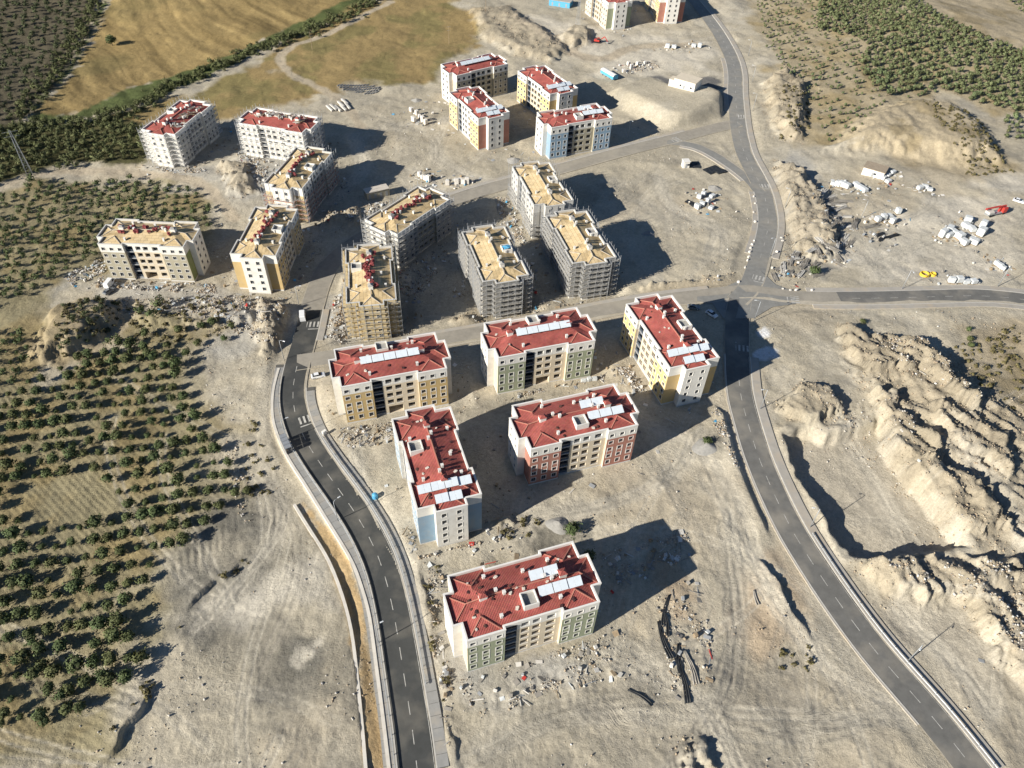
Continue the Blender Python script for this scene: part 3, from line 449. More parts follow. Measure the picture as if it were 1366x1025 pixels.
def tile_material():
    m = bpy.data.materials.new('red_clay_tiles'); m.use_nodes = True; nt = m.node_tree; N = nt.nodes; Lk = nt.links
    p = N['Principled BSDF']; p.inputs['Roughness'].default_value = .8; p.inputs['Specular IOR Level'].default_value = .25
    tc = N.new('ShaderNodeTexCoord')
    n1 = N.new('ShaderNodeTexNoise'); n1.inputs['Scale'].default_value = .5; n1.inputs['Detail'].default_value = 7; n1.inputs['Roughness'].default_value = .7
    Lk.new(tc.outputs['Object'], n1.inputs['Vector'])
    cr = N.new('ShaderNodeValToRGB'); e = cr.color_ramp.elements
    e[0].position = .3; e[0].color = (.25, .054, .043, 1); e[1].position = .72; e[1].color = (.41, .102, .080, 1)
    Lk.new(n1.outputs['Fac'], cr.inputs['Fac'])
    v = N.new('ShaderNodeTexVoronoi'); v.inputs['Scale'].default_value = 2.6; Lk.new(tc.outputs['Object'], v.inputs['Vector'])
    mx = N.new('ShaderNodeMix'); mx.data_type = 'RGBA'; mx.blend_type = 'OVERLAY'; mx.inputs[0].default_value = .35
    Lk.new(cr.outputs[0], mx.inputs[6]); Lk.new(v.outputs['Color'], mx.inputs[7])
    hs = N.new('ShaderNodeHueSaturation'); hs.inputs['Saturation'].default_value = .95
    n9 = N.new('ShaderNodeTexNoise'); n9.inputs['Scale'].default_value = .16; n9.inputs['Detail'].default_value = 3; g9 = N.new('ShaderNodeNewGeometry'); Lk.new(g9.outputs['Position'], n9.inputs['Vector'])
    r9 = N.new('ShaderNodeMapRange'); r9.inputs['From Min'].default_value = .3; r9.inputs['From Max'].default_value = .7; r9.inputs['To Min'].default_value = .78; r9.inputs['To Max'].default_value = 1.2; Lk.new(n9.outputs['Fac'], r9.inputs['Value']); Lk.new(r9.outputs[0], hs.inputs['Value'])
    mx2 = N.new('ShaderNodeMix'); mx2.data_type = 'RGBA'; mx2.inputs[0].default_value = .75
    Lk.new(mx.outputs[2], mx2.inputs[6]); Lk.new(cr.outputs[0], mx2.inputs[7]); Lk.new(mx2.outputs[2], hs.inputs['Color'])
    Lk.new(hs.outputs[0], p.inputs['Base Color'])
    w = N.new('ShaderNodeTexWave'); w.inputs['Scale'].default_value = .9; w.bands_direction = 'X'; w.inputs['Distortion'].default_value = .6; w.inputs['Detail'].default_value = 2
    w2 = N.new('ShaderNodeTexWave'); w2.inputs['Scale'].default_value = .9; w2.bands_direction = 'Y'; w2.inputs['Distortion'].default_value = .6; w2.inputs['Detail'].default_value = 2
    Lk.new(tc.outputs['Object'], w.inputs['Vector']); Lk.new(tc.outputs['Object'], w2.inputs['Vector'])
    ad = N.new('ShaderNodeMath'); Lk.new(w.outputs['Fac'], ad.inputs[0]); Lk.new(w2.outputs['Fac'], ad.inputs[1])
    b = N.new('ShaderNodeBump'); b.inputs['Strength'].default_value = .8; b.inputs['Distance'].default_value = .05
    Lk.new(ad.outputs[0], b.inputs['Height']); Lk.new(b.outputs[0], p.inputs['Normal'])
    return m
M_tile = tile_material()
def osb_material():
    m = bpy.data.materials.new('roof_sheathing_boards'); m.use_nodes = True; nt = m.node_tree; N = nt.nodes; Lk = nt.links
    p = N['Principled BSDF']; p.inputs['Roughness'].default_value = .9; p.inputs['Specular IOR Level'].default_value = .2
    tc = N.new('ShaderNodeTexCoord')
    br = N.new('ShaderNodeTexBrick'); br.inputs['Scale'].default_value = .5; br.inputs['Mortar Size'].default_value = .02
    br.inputs['Brick Width'].default_value = 1.22; br.inputs['Row Height'].default_value = .62
    br.inputs['Color1'].default_value = (.53, .395, .21, 1); br.inputs['Color2'].default_value = (.62, .49, .295, 1); br.inputs['Mortar'].default_value = (.24, .18, .11, 1)
    Lk.new(tc.outputs['Object'], br.inputs['Vector'])
    n1 = N.new('ShaderNodeTexNoise'); n1.inputs['Scale'].default_value = .35; n1.inputs['Detail'].default_value = 6
    Lk.new(tc.outputs['Object'], n1.inputs['Vector'])
    mx = N.new('ShaderNodeMix'); mx.data_type = 'RGBA'; mx.blend_type = 'MULTIPLY'; mx.inputs[0].default_value = .55
    Lk.new(br.outputs['Color'], mx.inputs[6]); cr = N.new('ShaderNodeValToRGB'); cr.color_ramp.elements[0].position = .3; cr.color_ramp.elements[0].position = .36; cr.color_ramp.elements[0].color = (.42, .42, .42, 1); cr.color_ramp.elements[1].position = .56
    Lk.new(n1.outputs['Fac'], cr.inputs[0]); Lk.new(cr.outputs[0], mx.inputs[7]); Lk.new(mx.outputs[2], p.inputs['Base Color'])
    return m
M_osb = osb_material()
def asphalt(name, c, dust):
    m = mat(name, c, .9, .18, .5, bump=.012, bscale=9, dirt=((.36, .325, .265), .11, dust))
    return m

# ------------------------------------------------------------------ ground sheet
ZCOL = {'dirt': (.432, .386, .298), 'wheat': (.30, .22, .098), 'green': (.10, .12, .045), 'grass': (.29, .215, .10), 'dark': (.115, .10, .068), 'wood': (.10, .095, .045),
        'orchard': (.27, .235, .145), 'pinefloor': (.38, .32, .215), 'scrub': (.41, .345, .24), 'grey': (.170, .160, .134), 'pale': (.54, .495, .41), 'greypale': (.40, .38, .335),
        'sand': (.50, .365, .20), 'orange': (.43, .345, .245), 'lime': (.70, .70, .70), 'pitfloor': (.44, .395, .315), 'darkyard': (.15, .145, .14)}
def ground_material():
    m = bpy.data.materials.new('bare_earth'); m.use_nodes = True; nt = m.node_tree; N = nt.nodes; Lk = nt.links
    p = N['Principled BSDF']; p.inputs['Roughness'].default_value = 1.0; p.inputs['Specular IOR Level'].default_value = .1
    at = N.new('ShaderNodeAttribute'); at.attribute_name = 'soil'
    g = N.new('ShaderNodeNewGeometry')
    def noise(sc, det=6, rough=.6):
        n = N.new('ShaderNodeTexNoise'); n.inputs['Scale'].default_value = sc; n.inputs['Detail'].default_value = det; n.inputs['Roughness'].default_value = rough
        Lk.new(g.outputs['Position'], n.inputs['Vector']); return n
    def rng(src, a, b, c, d):
        r = N.new('ShaderNodeMapRange'); r.inputs['From Min'].default_value = a; r.inputs['From Max'].default_value = b; r.inputs['To Min'].default_value = c; r.inputs['To Max'].default_value = d
        Lk.new(src, r.inputs['Value']); return r.outputs[0]
    def mul(a, b):
        q = N.new('ShaderNodeMath'); q.operation = 'MULTIPLY'; Lk.new(a, q.inputs[0]); Lk.new(b, q.inputs[1]); return q.outputs[0]
    f1 = rng(noise(.9, 8, .75).outputs['Fac'], .25, .75, .70, 1.24)
    f2 = rng(noise(.12, 5).outputs['Fac'], .3, .7, .90, 1.08)
    f3 = rng(noise(3.5, 3).outputs['Fac'], .3, .7, .88, 1.12)
    f = mul(mul(f1, f2), f3)
    # machine tracks: warped fine lines in patches
    wrp = noise(.045, 2); wsc = N.new('ShaderNodeVectorMath'); wsc.operation = 'SCALE'; wsc.inputs['Scale'].default_value = 60; Lk.new(wrp.outputs['Color'], wsc.inputs[0])
    wad = N.new('ShaderNodeVectorMath'); wad.operation = 'ADD'; Lk.new(g.outputs['Position'], wad.inputs[0]); Lk.new(wsc.outputs[0], wad.inputs[1])
    wst = N.new('ShaderNodeVectorMath'); wst.operation = 'MULTIPLY'; wst.inputs[1].default_value = (.06, 1.1, .3); Lk.new(wad.outputs[0], wst.inputs[0])
    wv = N.new('ShaderNodeTexNoise'); wv.inputs['Scale'].default_value = 1.0; wv.inputs['Detail'].default_value = 5; wv.inputs['Roughness'].default_value = .6; Lk.new(wst.outputs[0], wv.inputs['Vector'])
    sc = N.new('ShaderNodeVectorMath'); sc.operation = 'SCALE'; Lk.new(at.outputs['Color'], sc.inputs[0]); Lk.new(f, sc.inputs['Scale'])
    Lk.new(sc.outputs[0], p.inputs['Base Color'])
    nb = noise(1.5, 9, .75)
    msk = rng(noise(.05, 3).outputs['Fac'], .42, .62, .0, .75)
    ad = N.new('ShaderNodeMath'); ad.operation = 'ADD'; grit = rng(noise(.07, 4, .6).outputs['Fac'], .36, .64, .42, 1.1); Lk.new(mul(nb.outputs['Fac'], grit), ad.inputs[0]); Lk.new(mul(wv.outputs['Fac'], mul(msk, msk)), ad.inputs[1])
    b = N.new('ShaderNodeBump'); b.inputs['Strength'].default_value = 1.0; b.inputs['Distance'].default_value = .38
    Lk.new(ad.outputs[0], b.inputs['Height']); Lk.new(b.outputs[0], p.inputs['Normal'])
    return m
def build_ground():
    ys = [8.0]; 
    while ys[-1] < 6000:
        y = ys[-1]
        s = .42 * (1 + max(0, y - 30) / 190.)
        if y < 28: s = 2.0
        if y > 640: s = min(400, 3 + (y - 640) * .25)
        ys.append(y + s)
    ys = np.array(ys); nu = 960
    u = np.linspace(-1, 1, nu)
    hw = 145 + .72 * np.maximum(0, ys - 30)
    x = (u[None, :] * hw[:, None]); y = np.repeat(ys[:, None], nu, 1)
    X = x.ravel(); Y = y.ravel()
    Z = terrain_z(X, Y)
    c = np.tile(np.array(ZCOL['dirt']), (X.size, 1))
    big = fbm(X, Y, .02, 3, 40)[:, None]
    c *= 1 + .07 * big
    # drifts of paler dust, grey gravel and ochre subsoil
    mot = fbm(X, Y, .045, 5, 140, .62); w = sstep(.15, .9, mot)[:, None] * .6; c = c * (1 - w) + w * np.array((.52, .475, .385))
    mot = fbm(X * .7 + Y * .4, Y * .8 - X * .3, .06, 5, 160, .62); w = sstep(.2, .9, mot)[:, None] * .42; c = c * (1 - w) + w * np.array((.27, .25, .21))
    mot = fbm(X, Y, .03, 4, 180, .6); w = sstep(.25, .95, mot)[:, None] * .3; c = c * (1 - w) + w * np.array((.44, .365, .26))
    for i, (k, soft, P) in enumerate(LAY['zones']):
        m = near(X, Y, P, soft * 2 + 4)
        if not m.any(): continue
        xx = X[m]; yy = Y[m]
        sd = poly_sd(xx, yy, P) + soft * .9 * fbm(xx, yy, .5 / soft if soft > 3 else .22, 4, 70 + i)
        w = sstep(-soft * .7, soft * .7, sd)
        if k in ('grey', 'greypale', 'pale'): w = w * np.clip(.85 + .4 * fbm(xx, yy, .11, 4, 20 + i), .2, 1)
        col = np.tile(np.array(ZCOL[k]), (xx.size, 1))
        if k == 'wheat':
            t = fbm(xx * .75 + yy * .66 + 9 * vnoise(xx * .02, yy * .02, 5), (yy * .75 - xx * .66) * .07, .22, 4, 9, .65); col *= (1 + .30 * t)[:, None]
            gr = sstep(.25, .9, fbm(xx, yy, .025, 3, 12)); col = col * (1 - .35 * gr[:, None]) + np.array((.12, .115, .05)) * .35 * gr[:, None]
        if k == 'grass':
            gr = sstep(-.1, .7, fbm(xx, yy, .05, 4, 15))[:, None]; col = col * (1 - gr * .7) + gr * .7 * np.array((.185, .165, .07))
        if k in ('orchard', 'scrub', 'pinefloor'):
            gr = sstep(-.2, .8, fbm(xx, yy, .09, 4, 18))[:, None]; col = col * (1 - gr * .5) + gr * .5 * np.array((.30, .225, .105) if k != 'scrub' else (.22, .17, .085))
        if k == 'green':
            col *= (1 + .3 * fbm(xx, yy, .15, 3, 21))[:, None]
        c[m] = c[m] * (1 - w[:, None]) + col * w[:, None]
    for i, (h, f, rg, P) in enumerate(LAY['heaps']):
        m = near(X, Y, P, 6); sd = poly_sd(X[m], Y[m], P) + 2 * fbm(X[m], Y[m], .2, 3, i); w = (sstep(-2, 2.5, sd) * .8)[:, None]
        if i not in (6, 12, 18): c[m] = c[m] * (1 - w) + w * np.array((.335, .288, .212)) * (1 + .18 * fbm(X[m], Y[m], .3, 3, i + 7))[:, None]
    # wheel ruts criss-crossing the site
    r = np.random.default_rng(21); ntr = 0
    for P in LAY['haul']:
        for ps in range(5):
            L_ = smooth_line([(q[0] + r.normal() * 2.2, q[1] + r.normal() * 2.2) for q in P], 4).tolist(); m = near(X, Y, L_, 4); d = seg_dist(X[m], Y[m], L_)[0] + .3 * vnoise(X[m] * .3, Y[m] * .3, ps)
            rut = np.exp(-((np.abs(d) - 1.05) / .32) ** 2) * np.clip(.7 + .6 * vnoise(X[m] * .08, Y[m] * .08, ps + 3), 0, 1)
            Z[m] -= .09 * rut; Z[m] += .06 * np.exp(-((np.abs(d) - 1.6) / .28) ** 2)
            tone = np.array((.55, .505, .415)) if r.random() < .65 else np.array((.27, .25, .21))
            w = (np.clip(rut * .75 + .35 * np.exp(-(d / 2.2) ** 2), 0, 1) * .6)[:, None]; c[m] = c[m] * (1 - w) + w * tone
    while ntr < 85:
        p = np.array([r.uniform(-75, 130), 38 + 300 * r.random() ** 1.3]); hd = r.uniform(0, 6.28); cv = r.normal() * .012; L_ = [p.copy()]
        for k in range(r.integers(8, 26)):
            hd += cv * 3.5 + r.normal() * .02; cv += r.normal() * .004; p = p + 3.5 * np.array([math.cos(hd), math.sin(hd)]); L_.append(p.copy())
        Q = np.array(L_); ok = True
        for kk, RP_ in ROAD.items():
            if seg_dist(Q[:, 0], Q[:, 1], RP_[::3].tolist())[0].min() < HALF[kk] + 1.5: ok = False
        for (bx, by, bz, ba) in LAY['B'].values():
            if np.hypot(Q[:, 0] - bx, Q[:, 1] - by).min() < 17: ok = False
        if not ok:
            if r.random() < .97: continue
            else: continue
        ntr += 1
        m = near(X, Y, L_, 4); d = seg_dist(X[m], Y[m], [tuple(q) for q in L_])[0]; amp = r.uniform(.5, 1.0)
        rut = np.exp(-((np.abs(d) - 1.0) / .28) ** 2) * amp
        Z[m] -= .07 * rut; Z[m] += .05 * np.exp(-((np.abs(d) - 1.5) / .25) ** 2) * amp
        tone = np.array((.53, .485, .395)) if r.random() < .6 else np.array((.29, .265, .22))
        w = (np.clip(rut * .8 + .25 * np.exp(-(d / 1.6) ** 2), 0, 1) * .7)[:, None]; c[m] = c[m] * (1 - w) + w * tone
    # dirt tracks
    for k, wd in (('track', 3.0), ('ftrack', 2.6), ('ztrack', 4.5)):
        P = smooth_line(LAY[k], 5).tolist(); m = near(X, Y, P, 12)
        d = seg_dist(X[m], Y[m], P)[0] + .8 * fbm(X[m], Y[m], .2, 3, 33)
        w = (1 - sstep(wd * .6, wd * 1.3, d))[:, None] * .9
        c[m] = c[m] * (1 - w) + w * np.array((.44, .375, .28))
    me = bpy.data.meshes.new('ground')
    nv = X.size; ny = ys.size
    me.vertices.add(nv); me.vertices.foreach_set('co', np.stack([X, Y, Z], 1).astype(np.float32).ravel())
    i = (np.arange(ny - 1)[:, None] * nu + np.arange(nu - 1)[None, :]).ravel()
    quads = np.stack([i, i + 1, i + 1 + nu, i + nu], 1).astype(np.int32)
    me.loops.add(quads.size); me.loops.foreach_set('vertex_index', quads.ravel())
    me.polygons.add(len(quads)); me.polygons.foreach_set('loop_start', np.arange(0, quads.size, 4, dtype=np.int32)); me.polygons.foreach_set('loop_total', np.full(len(quads), 4, np.int32))
    me.polygons.foreach_set('use_smooth', np.ones(len(quads), bool))
    me.update(calc_edges=True)
    at = me.attributes.new('soil', 'FLOAT_COLOR', 'POINT')
    at.data.foreach_set('color', np.concatenate([np.clip(c, .01, 1), np.ones((nv, 1))], 1).astype(np.float32).ravel())
    me.materials.append(ground_material())
    return structure(obj('ground', me), 'pale bare construction earth with heaps, fields and slopes')
GROUND = build_ground()
def gz(x, y):
    return float(terrain_z(np.array([float(x)]), np.array([float(y)]))[0])
def gzs(P):
    P = np.asarray(P, float); return terrain_z(P[:, 0], P[:, 1])

# ------------------------------------------------------------------ roads, pavements, kerbs, markings
def offset_line(P, d):
    P = np.asarray(P); t = np.gradient(P, axis=0); t /= np.linalg.norm(t, axis=1)[:, None] + 1e-9
    return P + np.stack([-t[:, 1], t[:, 0]], 1) * d          # + = left of direction
def strip(name, A, B, z, mt, parent=None, thick=0.):
    """ribbon between two world lines lying z above the graded ground, with sides if thick"""
    n = len(A); mb = MB()
    C = (np.asarray(A) + np.asarray(B)) / 2
    zc = base_z(C[:, 0], C[:, 1]) + z
    for i in range(n - 1):
        a0, a1, b0, b1 = A[i], A[i + 1], B[i], B[i + 1]
        mb.face([(a0[0], a0[1], zc[i]), (b0[0], b0[1], zc[i]), (b1[0], b1[1], zc[i + 1]), (a1[0], a1[1], zc[i + 1])], mt)
        if thick:
            mb.face([(a1[0], a1[1], zc[i + 1]), (a1[0], a1[1], zc[i + 1] - thick), (a0[0], a0[1], zc[i] - thick), (a0[0], a0[1], zc[i])], mt)
            mb.face([(b0[0], b0[1], zc[i]), (b0[0], b0[1], zc[i] - thick), (b1[0], b1[1], zc[i + 1] - thick), (b1[0], b1[1], zc[i + 1])], mt)
    if thick:
        for i in (0, n - 1):
            q = [(A[i][0], A[i][1], zc[i]), (A[i][0], A[i][1], zc[i] - thick), (B[i][0], B[i][1], zc[i] - thick), (B[i][0], B[i][1], zc[i])]
            mb.face(q if i == 0 else q[::-1], mt)
    return obj(name, mb.mesh(name), parent)
A_dark = asphalt('fresh_asphalt', (.062, .064, .062), .28)
A_mid = asphalt('worn_asphalt', (.145, .142, .133), .5)
A_dust = asphalt('dusty_asphalt', (.285, .262, .222), .7)
A_north = asphalt('grey_asphalt', (.225, .222, .208), .4)
M_kerb = mat('kerb_concrete', (.50, .48, .44), .9, .12, .8)
M_pave = mat('paving_slab_grey', (.30, .295, .28), .9, .14, .5, dirt=((.40, .35, .28), .25, .6))
M_joint = mat('paving_joint', (.12, .115, .105), .95, .1)
M_pave2 = mat('dusty_pavement', (.37, .345, .305), .9, .14, .4, dirt=((.42, .35, .26), .2, .7))
ROADZ = {'left': .030, 'middle': .044, 'north': .036, 'slip': .024, 'south': .018}
ROBJ = {}
for k, mt, lab in (('left', A_dark, 'dark asphalt road curving along the orchard side'), ('middle', A_dust, 'dusty road passing behind the red roofed blocks'),
                   ('north', A_north, 'grey road climbing past the terrace to the top'), ('slip', A_north, 'narrow slip road joining the northern road'), ('south', A_mid, 'asphalt road running down the right side past the pit')):
    P = ROAD[k]
    if k == 'left':
        j = int(np.argmin(np.hypot(P[:, 0] - LAY['roads']['left'][22][0], P[:, 1] - LAY['roads']['left'][22][1])))
        o = strip('road', offset_line(P[:j + 1], HALF[k]), offset_line(P[:j + 1], -HALF[k]), ROADZ[k], A_dark)
        o2 = strip('road', offset_line(P[j:], HALF[k]), offset_line(P[j:], -HALF[k]), ROADZ[k] + .002, A_dust)
        structure(o2, 'dusty upper road passing below the blue block')
    elif k == 'middle':
        j = int(np.argmin(np.hypot(P[:, 0] - LAY['roads']['middle'][10][0], P[:, 1] - LAY['roads']['middle'][10][1])))
        o = strip('road', offset_line(P[:j + 1], HALF[k]), offset_line(P[:j + 1], -HALF[k]), ROADZ[k], A_dust)
        o2 = strip('road', offset_line(P[j:], HALF[k]), offset_line(P[j:], -HALF[k]), ROADZ[k] + .002, A_mid)
        structure(o2, 'asphalt road leaving the picture on the right')
        ROBJ['middle2'] = o2
    else:
        o = strip('road', offset_line(P, HALF[k]), offset_line(P, -HALF[k]), ROADZ[k], mt)
    structure(o, lab); ROBJ[k] = o
mb = MB(); J = np.array(LAY['junction']); jz = base_z(J[:, 0], J[:, 1]) + .052; cx, cy = J.mean(0); cz = float(base_z(np.array([cx]), np.array([cy]))[0]) + .052
for i in range(len(J)):
    a = i; b2 = (i + 1) % len(J)
    tri = [(cx, cy, cz), (*J[a], jz[a]), (*J[b2], jz[b2])]
    n = (Vector(tri[1]) - Vector(tri[0])).cross(Vector(tri[2]) - Vector(tri[0]))
    mb.face(tri if n.z > 0 else tri[::-1], A_north)
structure(obj('road_junction', mb.mesh('road_junction')), 'dusty asphalt junction in the shadow of the ochre block')
def arc_param(P):
    return np.concatenate([[0], np.cumsum(np.linalg.norm(np.diff(P, axis=0), axis=1))])
def at_arc(P, S, s):
    return np.array([np.interp(s, S, P[:, 0]), np.interp(s, S, P[:, 1])])
def dir_arc(P, S, s):
    d = at_arc(P, S, s + .5) - at_arc(P, S, s - .5); return d / (np.linalg.norm(d) + 1e-9)
def flat_rect(c, d, l, w, z, mt, name, parent):
    n = np.array([-d[1], d[0]]); mb = MB(); pts = []
    for sl, sw in ((-1, -1), (1, -1), (1, 1), (-1, 1)):
        q = c + d * sl * l / 2 + n * sw * w / 2
        pts.append((q[0], q[1], float(base_z(np.array([q[0]]), np.array([q[1]]))[0]) + z))
    mb.face(pts, mt)
    return obj(name, mb.mesh(name), parent)
def dashes(k, s0, s1, parent, l=3.0, gap=6.2, w=.17, z=None):
    P = ROAD[k]; S = arc_param(P); z = ROADZ[k] + .014 if z is None else z; s = s0
    while s < s1:
        flat_rect(at_arc(P, S, s), dir_arc(P, S, s), l, w, z, M_paint, 'lane_dash', parent); s += gap
def crosswalk(k, s, parent, n=6, z=None):
    P = ROAD[k]; S = arc_param(P); c = at_arc(P, S, s); d = dir_arc(P, S, s); nn = np.array([-d[1], d[0]]); z = ROADZ[k] + .016 if z is None else z
    for i in range(n):
        off = (i - (n - 1) / 2) * (2 * HALF[k] - 1.2) / (n - 1)
        flat_rect(c + nn * off, d, 3.0, .62, z, M_paint, 'crosswalk_stripe', parent)
    flat_rect(c + nn * (-HALF[k] / 2) * 1.0 - d * 2.6, nn, HALF[k] - .4, .4, z, M_paint, 'stop_line', parent)
def near_arc(k, pt):
    P = ROAD[k]; S = arc_param(P); return float(S[int(np.argmin(np.hypot(P[:, 0] - pt[0], P[:, 1] - pt[1])))])
LR = LAY['roads']
sL = near_arc('left', LR['left'][15])
dashes('left', 1, sL - 6, ROBJ['left']); dashes('left', sL + 6, near_arc('left', LR['left'][20]), ROBJ['left'])
crosswalk('left', sL, ROBJ['left']); crosswalk('left', near_arc('left', LR['left'][21]) + 3, ROBJ['left'])
crosswalk('left', near_arc('left', LR['left'][32]), o2, z=.06)
crosswalk('north', near_arc('north', LR['north'][2]) - 1, ROBJ['north'], z=.07); crosswalk('north', near_arc('north', LR['north'][7]), ROBJ['north']); crosswalk('north', near_arc('north', LR['north'][11]) - 4, ROBJ['north'])
dashes('north', near_arc('north', LR['north'][3]), near_arc('north', LR['north'][7]) - 4, ROBJ['north'], 3, 9)
dashes('north', near_arc('north', LR['north'][7]) + 6, near_arc('north', LR['north'][18]), ROBJ['north'], 3, 9)
crosswalk('south', near_arc('south', LR['south'][3]) - 4, ROBJ['south'])
dashes('south', near_arc('south', LR['south'][4]), near_arc('south', LR['south'][21]), ROBJ['south'])
sM = near_arc('middle', LR['middle'][9])
crosswalk('middle', sM, ROBJ['middle'], z=.07); dashes('middle', sM + 22, 1000 if False else arc_param(ROAD['middle'])[-1] - 2, ROBJ['middle2'], 3, 7, z=.062)
M_spill = mat('spilled_dust', (.40, .36, .29), 1.0, .18, .8, bump=.03, bscale=5)
def spill(k, parent, amt, seed, zz):
    P = ROAD[k]; n = len(P)
    for sd in (-1, 1):
        x = np.arange(n) * 1.0; w = np.clip(amt * (.5 + .9 * vnoise(x * .16, x * 0 + seed + sd, 5) + .5 * vnoise(x * .6, x * 0 + seed, 6)), .02, 2.8)
        A = offset_line(P, sd * (HALF[k] + .25)); t = np.gradient(P, axis=0); t /= np.linalg.norm(t, axis=1)[:, None]; nn = np.stack([-t[:, 1], t[:, 0]], 1)
        B = P + nn * (sd * (HALF[k] - w))[:, None]
        strip('dust_spill', *((B, A) if sd < 0 else (A, B)), zz, M_spill, parent)
spill('middle', ROBJ['middle'], 1.3, 1, ROADZ['middle'] + .010); spill('north', ROBJ['north'], .6, 5, ROADZ['north'] + .010); spill('slip', ROBJ['slip'], .5, 9, ROADZ['slip'] + .008); spill('south', ROBJ['south'], .45, 13, ROADZ['south'] + .008); spill('left', ROBJ['left'], .35, 17, ROADZ['left'] + .008)
# solid edge lines
for k, s0, s1 in (('left', 0, sL - 4), ('south', near_arc('south', LR['south'][3]), near_arc('south', LR['south'][21]))):
    P = ROAD[k]; S = arc_param(P); m = (S >= s0) & (S <= s1)
    for sd in (-1, 1):
        A = offset_line(P, sd * (HALF[k] - .35))[m]; B = offset_line(P, sd * (HALF[k] - .35) - .13)[m]
        strip('edge_line', A, B, ROADZ[k] + .014, M_paint, ROBJ[k])
def side_walk(k, s0, s1, side, width, label, slabs=False, mt=None, kerb=True):
    """kerb and pavement along one side of a road; side + = left of its direction"""
    P = ROAD[k]; S = arc_param(P); m = (S >= s0) & (S <= s1); mt = mt or M_pave2
    e0 = offset_line(P, side * HALF[k])[m]; e1 = offset_line(P, side * (HALF[k] + .28))[m]; e2 = offset_line(P, side * (HALF[k] + .30))[m]; e3 = offset_line(P, side * (HALF[k] + .3 + width))[m]
    if side > 0: q = lambda a, b: (b, a)
    else: q = lambda a, b: (a, b)
    root = strip('sidewalk', *q(e2, e3), .115 if slabs else .15, M_joint if slabs else mt, None, .5)
    structure(root, label)
    if kerb: strip('kerb', *q(e0, e1), .17, M_kerb, root, .5)
    if slabs:
        s = s0 + .1
        while s < s1 - 2.7:
            ts = np.linspace(s, s + 2.52, 3); pin = []; pout = []
            for t in ts:
                c = at_arc(P, S, t); d = dir_arc(P, S, t); n = np.array([-d[1], d[0]]) * side
                pin.append(c + n * (HALF[k] + .31)); pout.append(c + n * (HALF[k] + .29 + width))
            strip('paving_slab', *q(np.array(pin), np.array(pout)), .16 + random.uniform(-.006, .006), mt, root, .03)
            s += 2.6
    return root
aL0 = 0.; aL1 = near_arc('left', LR['left'][19])
side_walk('left', aL0, aL1, 1, 2.6, 'grey slab pavement between the retaining wall and the curving road', True, M_pave)
side_walk('left', aL0, near_arc('left', LR['left'][17]), -1, 2.4, 'grey slab pavement on the building side of the curving road', True, M_pave)
side_walk('left', near_arc('left', LR['left'][20]) + 2, near_arc('left', LR['left'][22]), -1, 2.0, 'dusty pavement by the tan scaffolded block')
side_walk('left', near_arc('left', LR['left'][26]), near_arc('left', LR['left'][33]) - 12, 1, 1.6, 'dusty pavement below the blue block')
side_walk('north', near_arc('north', LR['north'][3]), near_arc('north', LR['north'][17]), -1, 2.4, 'pale pavement on the hill side of the northern road')
side_walk('north', near_arc('north', LR['north'][3]), near_arc('north', LR['north'][7]) - 4, 1, 2.0, 'pale pavement on the site side of the northern road')
side_walk('north', near_arc('north', LR['north'][11]), near_arc('north', LR['north'][14]), 1, 2.0, 'pale pavement below the terrace')
side_walk('south', near_arc('south', LR['south'][3]), near_arc('south', LR['south'][21]), 1, 2.4, 'dusty pavement between the right road and the pit')
side_walk('south', near_arc('south', LR['south'][3]), near_arc('south', LR['south'][19]), -1, .35, 'narrow pale kerb strip on the inner side of the right road')
side_walk('middle', sM + 3, arc_param(ROAD['middle'])[-1], 1, 2.2, 'pale pavement beside the storage yard')
side_walk('middle', sM + 3, arc_param(ROAD['middle'])[-1], -1, 2.0, 'pale pavement under the right hand road')
side_walk('middle', near_arc('middle', LR['middle'][2]), near_arc('middle', LR['middle'][7]), 1, 1.6, 'dusty pavement in front of the grey scaffolded blocks')
side_walk('slip', 4, arc_param(ROAD['slip'])[-1] - 8, -1, 1.6, 'pale pavement along the slip road')

# ------------------------------------------------------------------ retaining walls
def wall_line(name, P, ztop, h, th, mt, label):
    P = np.asarray(P); A = offset_line(P, th / 2); B = offset_line(P, -th / 2); mb = MB(); n = len(P)
    zb = base_z(P[:, 0], P[:, 1])
    for i in range(n - 1):
        z0, z1 = zb[i] + ztop, zb[i + 1] + ztop
        a0, a1, b0, b1 = A[i], A[i + 1], B[i], B[i + 1]
        mb.face([(*a0, z0), (*b0, z0), (*b1, z1), (*a1, z1)], mt)
        mb.face([(*a1, z1), (*a1, z1 - h), (*a0, z0 - h), (*a0, z0)], mt)
        mb.face([(*b0, z0), (*b0, z0 - h), (*b1, z1 - h), (*b1, z1)], mt)
    for i, f in ((0, 1), (n - 1, -1)):
        q = [(*A[i], zb[i] + ztop), (*A[i], zb[i] + ztop - h), (*B[i], zb[i] + ztop - h), (*B[i], zb[i] + ztop)]
        mb.face(q[::f], mt)
    o = obj(name, mb.mesh(name)); return tag(o, label, 'wall')
wall_line('retaining_wall', WALL1, .32, 4.0, .75, M_wallc, 'pale concrete retaining wall holding up the curving road')
wall_line('retaining_wall', WALL2, -.22, 3.5, .75, M_wallc, 'lower concrete wall beyond the yellow sand strip')
